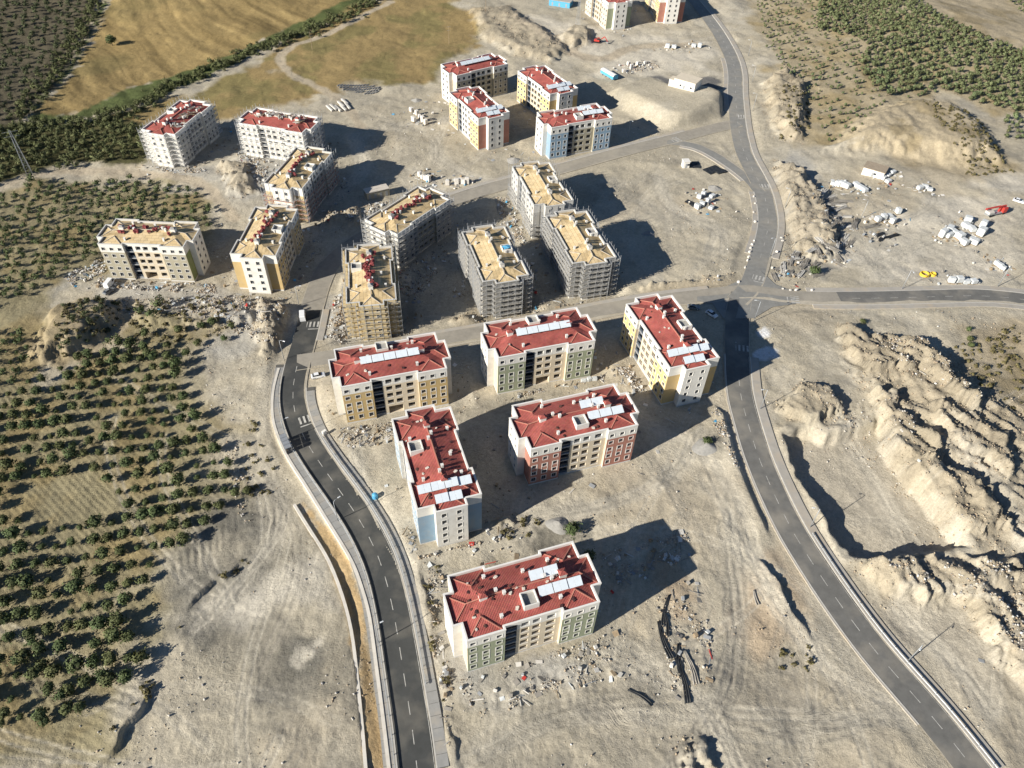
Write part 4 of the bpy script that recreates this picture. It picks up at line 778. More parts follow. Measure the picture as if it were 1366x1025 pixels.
# ------------------------------------------------------------------ guard rails
def rail_mesh(P, zoff):
    P = np.asarray(P); mb = MB(); zb = base_z(P[:, 0], P[:, 1]) + zoff
    prof = ((.05, .42), (.12, .50), (.03, .58), (.12, .66), (.05, .74))
    L_ = [offset_line(P, a) for a, _ in prof]; L2 = [offset_line(P, a - .05) for a, _ in prof]
    for i in range(len(P) - 1):
        for j in range(len(prof) - 1):
            for LL, fl in ((L_, 1), (L2, -1)):
                q = [(*LL[j][i], zb[i] + prof[j][1]), (*LL[j][i + 1], zb[i + 1] + prof[j][1]), (*LL[j + 1][i + 1], zb[i + 1] + prof[j + 1][1]), (*LL[j + 1][i], zb[i] + prof[j + 1][1])]
                mb.face(q[::fl], M_steel)
    return mb.mesh('rail')
pm = MB(); pm.box(-.07, .07, -.07, .07, -.5, .76, M_steel); POSTM = pm.mesh('rail_post')
def guard_rail(k, s0, s1, off, label):
    P = ROAD[k]; S = arc_param(P); m = (S >= s0) & (S <= s1); Q = offset_line(P, off)[m]
    c = Q[len(Q) // 2]; root = empty('guard_rail', (0, 0, 0)); tag(root, label, 'guard rail', 'steel guard rails')
    obj('rail', rail_mesh(Q, .15), root)
    s = s0 + 1
    QS = arc_param(Q); s = 0.5
    while s < QS[-1]:
        q = at_arc(Q, QS, s); d = dir_arc(Q, QS, s)
        obj('post', POSTM, root, (q[0], q[1], float(base_z(np.array([q[0]]), np.array([q[1]]))[0]) + .15), math.atan2(d[1], d[0])); s += 4.0
guard_rail('left', 0, near_arc('left', LR['left'][18]), HALF['left'] + .5, 'steel guard rail along the wall side of the curving road')
guard_rail('left', 16, near_arc('left', LR['left'][14]), -HALF['left'] - .55, 'steel guard rail on the building side of the curving road')
guard_rail('south', near_arc('south', LR['south'][12]), near_arc('south', LR['south'][21]), HALF['south'] + .45, 'steel guard rail along the pit side of the right road')

# ------------------------------------------------------------------ apartment blocks
FL0, FH = .55, 2.8                                   # first floor level, storey height
OUT = [(-LB/2, -WB/2), (-XW, -WB/2), (-XW, -WB/2+RC), (XW, -WB/2+RC), (XW, -WB/2), (LB/2, -WB/2), (LB/2, -BB), (LB/2+EB, -BB), (LB/2+EB, BB), (LB/2, BB),
       (LB/2, WB/2), (XW, WB/2), (XW, WB/2-RC), (-XW, WB/2-RC), (-XW, WB/2), (-LB/2, WB/2), (-LB/2, BB), (-LB/2-EB, BB), (-LB/2-EB, -BB), (-LB/2, -BB)]
KIND = ['wing', 'step', 'center', 'step', 'wing', 'strip', 'bayside', 'bay', 'bayside', 'strip', 'wing', 'step', 'center', 'step', 'wing', 'strip', 'bayside', 'bay', 'bayside', 'strip']
def inset(P, d):
    n = len(P); out = []
    for i in range(n):
        p0, p1, p2 = (Vector((*P[i - 1], 0)), Vector((*P[i], 0)), Vector((*P[(i + 1) % n], 0)))
        e1 = (p1 - p0).normalized(); e2 = (p2 - p1).normalized()
        n1 = Vector((-e1.y, e1.x, 0)); n2 = Vector((-e2.y, e2.x, 0))
        q = p1 + (n1 + n2) * d if abs(e1.dot(e2)) < .5 else p1 + n1 * d
        out.append((q.x, q.y))
    return out
def openings(kind, length, gate=False):
    """(u0, u1, v0, v1, depth, window kind)"""
    o = []
    for f in range(5):
        z = FL0 + f * FH
        if kind == 'wing':
            for c in (.155, .495, .84):
                u = c * length; tall = 1.55 if f == 0 else 1.25
                o.append((u - .64, u + .64, z + .85, z + .85 + tall, .35, 'win_tall' if f == 0 else 'win'))
        elif kind == 'bay':
            for c in (.26, .74):
                u = c * length; o.append((u - .62, u + .62, z + .75, z + 2.2, .35, 'win_bay'))
        elif kind == 'center':
            for a, b in ((3.9, 5.75), (6.55, 8.4), (9.85, 11.95)):
                if gate and f == 0 and a < 9: continue
                o.append((a, b, z + .75, z + 2.42, 1.1, 'loggia'))
    if kind == 'center' and gate: o.append((4.0, 8.3, .05, FL0 + 2.5, 3.0, 'gateway'))
    if kind == 'center':
        o.append((.15, 2.95, .1, FL0 + 5 * FH - .35, 1.5, 'stair'))
    return o
def facade(mb, p0, p1, z0, z1, ops, split, m_of):
    p0 = Vector((*p0, 0)); p1 = Vector((*p1, 0)); d = p1 - p0; L_ = d.length; e = d / L_; n = Vector((e.y, -e.x, 0))
    us = sorted({0., L_} | {q[0] for q in ops} | {q[1] for q in ops}); vs = sorted({z0, z1} | set(split) | {q[2] for q in ops} | {q[3] for q in ops})
    P = lambda u, v, dep=0.: p0 + e * u + Vector((0, 0, v)) - n * dep
    for i in range(len(us) - 1):
        j = 0
        while j < len(vs) - 1:
            u0, u1, v0, v1 = us[i], us[i + 1], vs[j], vs[j + 1]; cu, cv = (u0 + u1) / 2, (v0 + v1) / 2
            if not any(q[0] < cu < q[1] and q[2] < cv < q[3] for q in ops):
                mb.face([P(u0, v0), P(u1, v0), P(u1, v1), P(u0, v1)], m_of(cu, cv))
            j += 1
    for (u0, u1, v0, v1, dep, k) in ops:
        mr = m_of((u0 + u1) / 2, (v0 + v1) / 2) if k != 'stair' else M_slab
        mb.face([P(u0, v0), P(u1, v0), P(u1, v0, dep), P(u0, v0, dep)], mr)
        mb.face([P(u0, v1, dep), P(u1, v1, dep), P(u1, v1), P(u0, v1)], mr)
        mb.face([P(u0, v0, dep), P(u0, v1, dep), P(u0, v1), P(u0, v0)], mr)
        mb.face([P(u1, v0), P(u1, v1), P(u1, v1, dep), P(u1, v0, dep)], mr)
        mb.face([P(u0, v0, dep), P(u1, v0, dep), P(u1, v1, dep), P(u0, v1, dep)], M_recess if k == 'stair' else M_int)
_wallcache = {}
def wall_mesh(wing, strip_, body, top, bayc, gate=False):
    key = (gate, wing.name, strip_.name, body.name, top.name, bayc.name)
    if key in _wallcache: return _wallcache[key]
    mb = MB(); ztop = FL0 + 4 * FH + .15; n = len(OUT)
    for i, k in enumerate(KIND):
        p0, p1 = OUT[i], OUT[(i + 1) % n]; L_ = math.hypot(p1[0] - p0[0], p1[1] - p0[1])
        low = {'wing': wing, 'step': body, 'center': body, 'strip': strip_, 'bayside': top, 'bay': bayc}[k]
        def m_of(u, v, low=low):
            if v > ztop: return top
            if v < .45: return M_plinth
            return low
        facade(mb, p0, p1, -4.0, HB, openings(k, L_, gate and i == 2), (.45, ztop), m_of)
    me = mb.mesh('wall'); _wallcache[key] = me
    return me
def parapet_mesh(mt):
    key = 'par' + mt.name
    if key in _wallcache: return _wallcache[key]
    mb = MB(); A = inset(OUT, -.08); B = inset(OUT, .34); C = inset(OUT, .001); n = len(OUT); z1 = HB + .10; z0 = HB - .12; zi = HB - .85
    for i in range(n):
        j = (i + 1) % n
        mb.face([(*A[i], z1), (*A[j], z1), (*B[j], z1), (*B[i], z1)], mt)
        mb.face([(*A[i], z0), (*A[j], z0), (*A[j], z1), (*A[i], z1)], mt)
        mb.face([(*C[i], z0), (*C[j], z0), (*A[j], z0), (*A[i], z0)], mt)
        mb.face([(*B[j], zi), (*B[i], zi), (*B[i], z1), (*B[j], z1)], mt)
    mb.face([(*p, zi + .005) for p in B], mat('roof_gutter', (.20, .17, .15), .9))
    me = mb.mesh('parapet'); _wallcache[key] = me
    return me
SLOPE = .285
def hip(mb, x0, x1, y0, y1, z, mt):
    hx, hy = (x1 - x0) / 2, (y1 - y0) / 2; h = min(hx, hy); zr = z + h * SLOPE
    a, b, c, d = (x0, y0, z), (x1, y0, z), (x1, y1, z), (x0, y1, z)
    if hx >= hy:
        r0 = (x0 + h, (y0 + y1) / 2, zr); r1 = (x1 - h, (y0 + y1) / 2, zr)
        mb.face([a, b, r1, r0], mt); mb.face([b, c, r1], mt); mb.face([c, d, r0, r1], mt); mb.face([d, a, r0], mt)
    else:
        r0 = ((x0 + x1) / 2, y0 + h, zr); r1 = ((x0 + x1) / 2, y1 - h, zr)
        mb.face([a, b, r0], mt); mb.face([b, c, r1, r0], mt); mb.face([c, d, r1], mt); mb.face([d, a, r0, r1], mt)
def roof_mesh(mt):
    key = 'roof' + mt.name
    if key in _wallcache: return _wallcache[key]
    mb = MB(); g = .42; z = HB - .62
    hip(mb, -LB/2 + g, LB/2 - g, -WB/2 + RC + g, WB/2 - RC - g, z - .02, mt)
    hip(mb, -LB/2 + g, -XW - g, -WB/2 + g, WB/2 - g, z, mt)
    hip(mb, XW + g, LB/2 - g, -WB/2 + g, WB/2 - g, z, mt)
    hip(mb, -LB/2 - EB + g, LB/2 + EB - g, -BB + g, BB - g, z - .01, mt)
    me = mb.mesh('roof'); _wallcache[key] = me
    return me
def roof_height(x, y):
    g = .42; z = HB - .62; best = z
    for x0, x1, y0, y1 in ((-LB/2+g, LB/2-g, -WB/2+RC+g, WB/2-RC-g), (-LB/2+g, -XW-g, -WB/2+g, WB/2-g), (XW+g, LB/2-g, -WB/2+g, WB/2-g), (-LB/2-EB+g, LB/2+EB-g, -BB+g, BB-g)):
        if x0 < x < x1 and y0 < y < y1: best = max(best, z + SLOPE * min(x - x0, x1 - x, y - y0, y1 - y))
    return best
def ridge_mesh(mt):
    """ridge and hip capping tiles"""
    key = 'ridge' + mt.name
    if key in _wallcache: return _wallcache[key]
    mb = MB(); w = .24
    zt = lambda x, y: roof_height(x, y) + .03
    hy = WB/2 - RC - .42
    mb.bar((-LB/2 + .42 + hy, 0, zt(-LB/2+.42+hy, 0)), (LB/2 - .42 - hy, 0, zt(LB/2-.42-hy, 0)), w, mt)
    for s in (-1, 1):
        hw = (LB/2 - XW - .84) / 2; cx = s * (XW + .42 + hw)
        for t in (-1, 1):
            ap = (cx, t * (WB/2 - .42 - hw))
            for ex in (cx - hw + .05, cx + hw - .05):
                mb.bar((ex, t * (WB/2 - .47), HB - .60), (*ap, zt(*ap)), w, mt)
        bx = s * (LB/2 + EB - .42); hb = BB - .42
        for t in (-1, 1):
            mb.bar((bx - s * .05, t * (hb - .05), HB - .60), (bx - s * hb, 0, zt(bx - s * hb, 0)), w, mt)
        mb.bar((bx - s * hb, 0, zt(bx - s * hb, 0)), (s * (LB/2 - .42 - hy), 0, zt(s * (LB/2-.42-hy), 0)), w, mt)
    me = mb.mesh('ridge_cap'); _wallcache[key] = me
    return me
M_ridge = mat('ridge_tile', (.44, .19, .14), .85, .2, 1.5)
M_lath = mat('valley_flashing', (.45, .40, .33), .8, .2, 1.5)
# windows ------------------------------------------------------------
def win_mesh(w, h, name):
    mb = MB(); t = .11; o = .05
    for x0, x1, z0, z1 in ((-w/2 - t, w/2 + t, h, h + t), (-w/2 - t, w/2 + t, -t, 0), (-w/2 - t, -w/2, 0, h), (w/2, w/2 + t, 0, h)):
        mb.box(x0, x1, -o, .02, z0, z1, M_frame)
    mb.box(-w/2, w/2, .20, .24, 0, h, M_glass)
    for x0, x1, z0, z1 in ((-.03, .03, 0, h), (-w/2, -w/2 + .05, 0, h), (w/2 - .05, w/2, 0, h), (-w/2, w/2, h - .05, h), (-w/2, w/2, 0, .05)):
        mb.box(x0, x1, .17, .20, z0, z1, M_slab)
    return mb.mesh(name)
def loggia_mesh(w, h):
    mb = MB()
    mb.box(-w/2 - .1, w/2 + .1, -.06, .25, -.12, -.001, M_frame)
    mb.box(-w/2 + .02, w/2 - .02, .06, .1, .05, .12, M_steel); mb.box(-w/2 + .02, w/2 - .02, .06, .1, .32, .38, M_steel)
    mb.box(-w/2 + .001, w/2 - .001, .85, .9, 0.001, h - .001, M_glass)
    return mb.mesh('loggia')
WINM = {'win': win_mesh(1.28, 1.25, 'window'), 'win_tall': win_mesh(1.28, 1.55, 'window'), 'win_bay': win_mesh(1.24, 1.45, 'window')}
LOGM = {}
def slab_mesh(mt):
    mb = MB()
    mb.box(-1.38, 1.38, -.02, 1.45, -.2, .12, mt); mb.box(-1.38, 1.38, .30, .36, .12, .95, M_recess)
    return mb.mesh('balcony')
SLABM = slab_mesh(M_slab)
def panel_mesh(w, h):
    """tilted collector with frame, standing on legs; local x = width, tilts towards -y"""
    mb = MB(); M = Matrix.Rotation(math.radians(28), 4, 'X')
    mb.box(-w/2, w/2, 0, h, .0, .07, M_pframe, M); 
    for k in range(2):
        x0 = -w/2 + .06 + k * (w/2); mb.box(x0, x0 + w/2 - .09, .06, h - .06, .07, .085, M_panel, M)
    me = mb.mesh('solar_panel'); leg = MB(); zt = h * math.sin(math.radians(28)); yt = h * math.cos(math.radians(28))
    for x in (-w/2 + .15, w/2 - .15):
        leg.bar((x, yt - .1, zt - .05), (x, yt - .1, -.75), .07, M_steel); leg.bar((x, .1, .03), (x, .1, -.35), .07, M_steel); leg.bar((x, .1, -.25), (x, yt - .1, -.35), .06, M_steel)
    return me, leg.mesh('panel_leg')
PANM, PLEGM = panel_mesh(3.3, 2.25)
def chimney_mesh(cap):
    mb = MB(); mb.box(-.85, .85, -.75, .75, -1.4, .95, M_white); mb.box(-.98, .98, -.88, .88, .95, 1.05, M_white)
    a = (-1.0, -.9, 1.052); b = (1.0, -.9, 1.052); c = (1.0, .9, 1.052); d = (-1.0, .9, 1.052); t0 = (-.3, 0, 1.5); t1 = (.3, 0, 1.5)
    for q in ((a, b, t1, t0), (b, c, t1), (c, d, t0, t1), (d, a, t0)): mb.face(q, cap)
    return mb.mesh('chimney')
def vent_mesh():
    mb = MB(); mb.box(-.3, .3, -.3, .3, -.5, .85, M_white); mb.box(-.38, .38, -.38, .38, .85, .95, M_frame)
    return mb.mesh('vent')
def shaft_mesh():
    mb = MB(); w = 1.75
    for x0, x1, y0, y1 in ((-w, w, -w, -w + .25), (-w, w, w - .25, w), (-w, -w + .25, -w + .25, w - .25), (w - .25, w, -w + .25, w - .25)): mb.box(x0, x1, y0, y1, -2.2, 1.15, M_white)
    mb.box(-w + .25, w - .25, -w + .25, w - .25, -.3, .45, M_concrete)
    return mb.mesh('lift_shaft')
CHIM, CHIO, VENM, SHAM = chimney_mesh(M_tile), chimney_mesh(M_concrete), vent_mesh(), shaft_mesh()
def bundle_mesh(seed):
    r = random.Random(seed); mb = MB()
    for k in range(5):
        M = Matrix.Translation((r.uniform(-.35, .35), r.uniform(-.3, .3), .02 + .2 * (k // 2))) @ Matrix.Rotation(r.uniform(-.6, .6), 4, 'Z')
        mb.box(-.42, .42, -.26, .26, -.2, .24, MATS.get('stack_tile') or mat('stack_tile', (.24, .06, .06), .8, .35, 2), M)
    mb.box(-.6, .6, -.5, .5, -.45, -.2, M_wood)
    return mb.mesh('tile_bundle')
BUNM = [bundle_mesh(i) for i in range(4)]
CAMP = Vector((0, 0, CAM_H))
def block(key, label, wing, strip_, body=None, top=None, bayc=None, roof='tile', panels=None, shaft=None, vents=None, debris=0, surround=True, gate=False):
    px, py, pz, a = LAY['B'][key]
    body = body or M_cream; top = top or M_white; bayc = bayc or top
    root = empty('apartment_block', (px, py, pz), a); tag(root, label, 'apartment block', 'five storey apartment blocks')
    c, s = math.cos(a), math.sin(a)
    obj('wall', wall_mesh(wing, strip_, body, top, bayc, gate), root)
    obj('parapet', parapet_mesh(M_frame if roof == 'tile' else M_pgr), root)
    rf = obj('roof', roof_mesh(M_tile if roof == 'tile' else M_osb), root)
    obj('ridge_cap', ridge_mesh(M_ridge if roof == 'tile' else M_lath), rf)
    n = len(OUT)
    for i, k in enumerate(KIND):
        p0 = Vector((*OUT[i], 0)); p1 = Vector((*OUT[(i + 1) % n], 0)); e = (p1 - p0).normalized(); nn = Vector((e.y, -e.x, 0)); mid = (p0 + p1) / 2
        wn_ = Vector((c * nn.x - s * nn.y, s * nn.x + c * nn.y, 0)); wm = Vector((px + c * mid.x - s * mid.y, py + s * mid.x + c * mid.y, pz + 8))
        if wn_.dot(CAMP - wm) < -8: continue                         # sides nobody sees from here stay plain openings
        ang = math.atan2(e.y, e.x)
        for (u0, u1, v0, v1, dep, wk) in openings(k, (p1 - p0).length, gate and i == 2):
            q = p0 + e * (u0 + u1) / 2
            if wk == 'stair':
                for f in range(5): obj('stair_balcony', SLABM, root, (q.x, q.y, FL0 + f * FH), ang)
            elif wk == 'gateway': continue
            elif wk == 'loggia':
                w = round(u1 - u0, 2)
                if w not in LOGM: LOGM[w] = loggia_mesh(w, v1 - v0)
                obj('loggia', LOGM[w], root, (q.x, q.y, v0), ang)
            else: obj('window', WINM[wk], root, (q.x, q.y, v0), ang)
        if k == 'wing' and surround:                                 # pale panels framing the window pairs of the middle storeys
            for cc in (.155, .495, .84):
                q = p0 + e * cc * (p1 - p0).length
                obj('window_panel', SURM, root, (q.x, q.y, FL0 + FH + .85), ang)
    cm = CHIM if roof == 'tile' else CHIO
    for x in (-9.3, 9.3): obj('chimney', cm, rf, (x, 0.1, roof_height(x, 0) + .25))
    for (x, y) in (vents or ((-6.2, .6), (-4.6, -.5), (1.2, 3.8), (5.2, .7), (6.6, -.3), (-7.6, 5.2), (-6.6, -5.0), (7.6, 5.0), (7.2, -4.6))): obj('vent', VENM, rf, (x, y, roof_height(x, y) + .12))
    if shaft: obj('lift_shaft', SHAM, rf, (shaft[0], shaft[1], roof_height(*shaft) + .2))
    for (x, y, rz) in (panels or ()):
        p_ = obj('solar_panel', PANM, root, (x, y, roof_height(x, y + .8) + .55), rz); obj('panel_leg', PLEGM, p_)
    return root
M_pgr = mat('bare_parapet', (.55, .54, .51), .9, .1, .6)
def sur_mesh():
    mb = MB(); w = .64 + .115
    for x0, x1 in ((-w - .13, -w - .002), (w + .002, w + .13)): mb.box(x0, x1, -.045, .02, -.12, FH + 1.25 + .12, M_frame)
    return mb.mesh('window_panel')
SURM = sur_mesh()
row5 = [(x, -1.9, 0) for x in (-6.9, -3.45, 0, 3.45, 6.9)]
pair = [(3.6, .4, 0), (7.05, .4, 0), (4.4, -3.6, 0), (7.85, -3.6, 0), (11.3, -3.6, 0)]
endp = [(11.6, -5.1 + 3.4 * k, math.pi / 2) for k in range(4)] + [(15.2, -1.6 + 3.4 * k, math.pi / 2) for k in range(2)]
BL_ = {}
BL_['B1'] = block('B1', 'ochre and white block with one long row of solar panels beside the curving road', A_yellow, M_cream, panels=row5, shaft=(-1.5, 5.0), gate=True)
BL_['B2'] = block('B2', 'sage green and white block with one long solar panel row behind the brick red block', A_green, M_cream, panels=[(x + 1, y, z) for x, y, z in row5], shaft=(-.5, 4.8), gate=True)
BL_['B3'] = block('B3', 'pale ochre block standing end on beside the right hand road junction', A_lyell, A_yellow, panels=endp, shaft=(-.5, 4.6))
BL_['B5'] = block('B5', 'brick red and white block with two solar panel rows in the middle of the site', A_red, A_red, panels=pair, shaft=(.3, -3.4))
BL_['B7'] = block('B7', 'white block with slate blue ends standing end on beside the curving road', A_blue, A_blue, body=M_white, panels=endp, shaft=(-3.2, -4.2))
BL_['B8'] = block('B8', 'sage green and white block nearest the viewer with cluttered red roof', A_green, M_cream, panels=pair, shaft=(.3, -3.4))
BL_['BL'] = block('BL', 'slate blue and white block above the dusty upper road', A_blue, A_blue, body=A_khaki, panels=pair, shaft=(.3, -3.2))
BL_['T1'] = block('T1', 'grey and white red roofed block at the back of the upper group', A_khaki, M_cream, body=A_khaki, panels=row5, surround=True)
BL_['T2'] = block('T2', 'pale yellow block behind the slate blue block', A_lyell, A_yellow, panels=endp)
BL_['T3'] = block('T3', 'yellow block with dark red end strips in the upper group', A_lyell, A_red, body=M_white, panels=endp, shaft=(-2.5, -3.6))
BL_['E1'] = block('E1', 'cream block with a sage green strip cut by the top edge', M_cream, A_green)
BL_['E2'] = block('E2', 'cream block with a brick red strip at the top edge beside the road', A_lyell, A_red)
BL_['F1'] = block('F1', 'ochre block with bare board roof beside the left orchard road', A_yellow, A_yellow, roof='osb', shaft=(-.5, 4.6), body=M_cream)
BL_['G'] = block('G', 'cream and khaki block with bare board roof at the orchard edge', A_khaki, A_moss, roof='osb', surround=False, gate=True)
BL_['L1'] = block('L1', 'white scaffolded block with red roof nearest the wheat field', M_white, M_white, body=M_white, shaft=(-3.2, -4.2), surround=False)
BL_['L2'] = block('L2', 'long white scaffolded block with half covered red roof', M_white, M_white, body=M_white, surround=False)
BL_['L3'] = block('L3', 'cream block with bare board roof and red site scaffolding in front of the white blocks', A_pgrey, A_tan, body=A_pgrey, roof='osb', shaft=(-.5, 4.6), surround=False)
BL_['S1'] = block('S1', 'tan insulated block in scaffolding behind the ochre red roofed block', A_tan, A_tan, body=A_tan, top=A_tan, roof='osb', shaft=(-3.2, -4.4), surround=False)
BL_['S2'] = block('S2', 'pale grey block with bare flat looking roof turned diagonally', A_pgrey, A_pgrey, body=A_khaki, roof='osb', surround=False)
BL_['S3'] = block('S3', 'bare grey scaffolded block with a blue tarpaulin on its board roof', A_pgrey, A_grey, body=A_grey, top=A_grey, bayc=A_grey, roof='osb', shaft=(-.5, 4.6), surround=False)
BL_['S4'] = block('S4', 'whitewashed block with board roof behind the twin scaffolded block', A_wash, A_pgrey, body=A_wash, top=A_wash, roof='osb', shaft=(-.5, 4.6), surround=False)
BL_['S5'] = block('S5', 'bare grey scaffolded block nearest the dusty middle road, right of its twin', A_pgrey, A_grey, body=A_grey, top=A_grey, bayc=A_grey, roof='osb', shaft=(-.5, 4.6), surround=False)
def on_block(key, x, y, dz=0):
    px, py, pz, a = LAY['B'][key]; c, s = math.cos(a), math.sin(a)
    return (px + c * x - s * y, py + s * x + c * y, pz + roof_height(x, y) + dz)
# blue tarpaulin on the shaft of the grey block
mb = MB()
for i in range(6):
    for j in range(6):
        f = lambda u, v: (u - 3, (v - 3) * .8, .35 * math.sin(u * 1.7 + v) * .5 + .5 - .06 * ((u - 3) ** 2 + (v - 3) ** 2))
        mb.face([tuple(.45 * k for k in f(i, j)), tuple(.45 * k for k in f(i + 1, j)), tuple(.45 * k for k in f(i + 1, j + 1)), tuple(.45 * k for k in f(i, j + 1))], M_blue)
tp = obj('tarpaulin', mb.mesh('tarpaulin', True), None, on_block('S3', -.5, 4.6, 1.45), .5); tag(tp, 'crumpled blue tarpaulin on the lift shaft of the grey scaffolded block', 'tarpaulin')
# stacked tiles along the ridges
R = random.Random(3)
for key, n, lab in (('G', 16, 'red tile bundle on the board roof at the orchard edge'), ('F1', 15, 'red tile bundle on the board roof of the ochre block'), ('L3', 16, 'red tile bundle on the cream block by the white blocks'),
                    ('S1', 26, 'red tile bundle on the tan scaffolded block'), ('S2', 20, 'red tile bundle on the diagonal pale grey block')):
    for i in range(n):
        x = -10.5 + 20 * (i + R.uniform(-.4, .4)) / n; y = R.uniform(-1.6, 1.6)
        if abs(abs(x) - 9.3) < 1.6: y = (2.0 if y > 0 else -2.0)
        o = obj('tile_bundle', BUNM[i % 4], None, on_block(key, x, y, .42), R.uniform(0, 3), R.uniform(.9, 1.25)); tag(o, lab, 'tile bundle', 'tile bundles on ' + key)
def roof_bits(key, n, lab, seed):
    r = random.Random(seed)
    for i in range(n):
        x = r.uniform(-13, 13); y = r.uniform(-6.3, 6.3)
        o = obj('loose_tile', LOOSE[i % 3], None, on_block(key, x, y, .06), r.uniform(0, 3), r.uniform(.8, 1.5)); tag(o, lab, 'loose tile', 'loose tiles on ' + key)
LOOSE = []
for k_, m_ in enumerate((mat('dark_gap', (.07, .03, .03), .9), mat('pale_offcut', (.60, .55, .48), .9), mat('dark_gap2', (.10, .05, .04), .9))):
    mb = MB(); mb.box(-.30, .25, -.2, .22, -.1, .1, m_); mb.box(-.05, .3, -.28, .05, -.1, .16, m_); LOOSE.append(mb.mesh('loose_tile'))
roof_bits('B8', 46, 'loose tile or offcut lying on the roof of the nearest block', 1); roof_bits('B7', 34, 'loose tile or offcut on the blue ended block', 2); roof_bits('B5', 12, 'loose tile on the brick red block', 3); roof_bits('B3', 14, 'loose tile on the pale ochre block', 4); roof_bits('B1', 8, 'loose tile on the ochre red roofed block', 5); roof_bits('B2', 8, 'loose tile on the sage green block behind', 6)
def timber_mesh(seed):
    r = random.Random(seed); mb = MB()
    for k in range(7):
        M = Matrix.Translation((r.uniform(-.5, .5), r.uniform(-.8, .8), .1 + .08 * k)) @ Matrix.Rotation(r.uniform(-.5, .5), 4, 'Z')
        mb.box(-r.uniform(.7, 1.5), r.uniform(.7, 1.5), -.11, .11, -.04, .04, r.choice([M_block, M_block, M_greywood, M_wood]), M)
    return mb.mesh('board_pile')
TIMM = [timber_mesh(i) for i in range(4)]
for key, n, lab in (('L1', 12, 'loose board pile on the white block nearest the wheat field'), ('L2', 22, 'loose board pile on the half covered red roof')):
    for i in range(n):
        x = R.uniform(-12, 12); y = R.uniform(-2, 6) if key == 'L2' else R.uniform(1.5, 6)
        o = obj('board_pile', TIMM[i % 4], None, on_block(key, x, y, .05), R.uniform(0, 3), R.uniform(.8, 1.4)); tag(o, lab, 'board pile', 'board piles on ' + key)
# ------------------------------------------------------------------ scaffolding
POLEM = {}
def scaffold(key, label, deckm, sides=None, off=1.15, levels=7, frac=1.0, zlo=0.0):
    px, py, pz, a = LAY['B'][key]
    root = empty('scaffolding', (px, py, pz), a); tag(root, label, 'scaffolding', 'tube scaffolds round the blocks')
    Q = inset(OUT, -off); Qi = inset(OUT, -.35); n = len(Q)
    top = HB + 1.2
    if 'p' not in POLEM:
        mb = MB(); mb.bar((0, 0, -2), (0, 0, HB + 1.3), .10, M_scaf); POLEM['p'] = mb.mesh('scaffold_pole')
    for i in range(n):
        if KIND[i] == 'step': continue
        p0 = Vector((*Q[i], 0)); p1 = Vector((*Q[(i + 1) % n], 0)); L_ = (p1 - p0).length; e = (p1 - p0) / max(L_, 1e-6)
        if L_ < 1.0: continue
        k = max(1, int(round(L_ / 2.4))); ang = math.atan2(e.y, e.x)
        for j in range(k + (0 if i + 1 < n else 0)):
            q = p0 + e * L_ * j / k; obj('scaffold_pole', POLEM['p'], root, (q.x, q.y, 0))
        if L_ < 2.5 and KIND[i] == 'bayside': pass
        key2 = ('d', round(L_, 2), deckm.name)
        if key2 not in POLEM:
            mb = MB(); mb.box(0, L_, .05, .68, -.05, .04, deckm); mb.bar((0, 0, 1.0), (L_, 0, 1.0), .08, M_scaf); mb.bar((0, 0, .5), (L_, 0, .5), .07, M_scaf); POLEM[key2] = mb.mesh('scaffold_deck')
        if ('b', k, round(L_, 2)) not in POLEM:
            mb = MB()
            for j in range(0, k, 2):
                u0 = L_ * j / k; u1 = L_ * (j + 1) / k
                for lv in range(0, levels - 1, 2): mb.bar((u0, 0, lv * 2.05), (u1, 0, (lv + 1) * 2.05), .06, M_scaf)
            POLEM[('b', k, round(L_, 2))] = mb.mesh('scaffold_brace')
        obj('scaffold_brace', POLEM[('b', k, round(L_, 2))], root, (p0.x, p0.y, 1.9), ang)
        for lv in range(levels):
            z = 1.95 + lv * 2.05
            if z < zlo: continue
            obj('scaffold_deck', POLEM[key2], root, (p0.x, p0.y, z), ang)
    return root
scaffold('S1', 'tube scaffolding with tan boards wrapping the tan insulated block', M_plankt)
scaffold('S3', 'grey tube scaffolding wrapping the block with the blue tarpaulin', M_plank)
scaffold('S5', 'grey tube scaffolding wrapping the block right of its twin', M_plank)
scaffold('S4', 'low grey scaffolding round the whitewashed block', M_plank, levels=3)
scaffold('L1', 'pale scaffolding on the white block nearest the wheat field', M_frame, levels=7)
scaffold('L2', 'pale scaffolding on the long white block', M_frame, levels=7)
scaffold('L3', 'scaffolding with reddish boards on the cream block before the white blocks', mat('red_board', (.42, .24, .18), .9, .3, 1.5), levels=5)
scaffold('S2', 'pale scaffolding on the diagonal pale grey block', M_plank, levels=7)

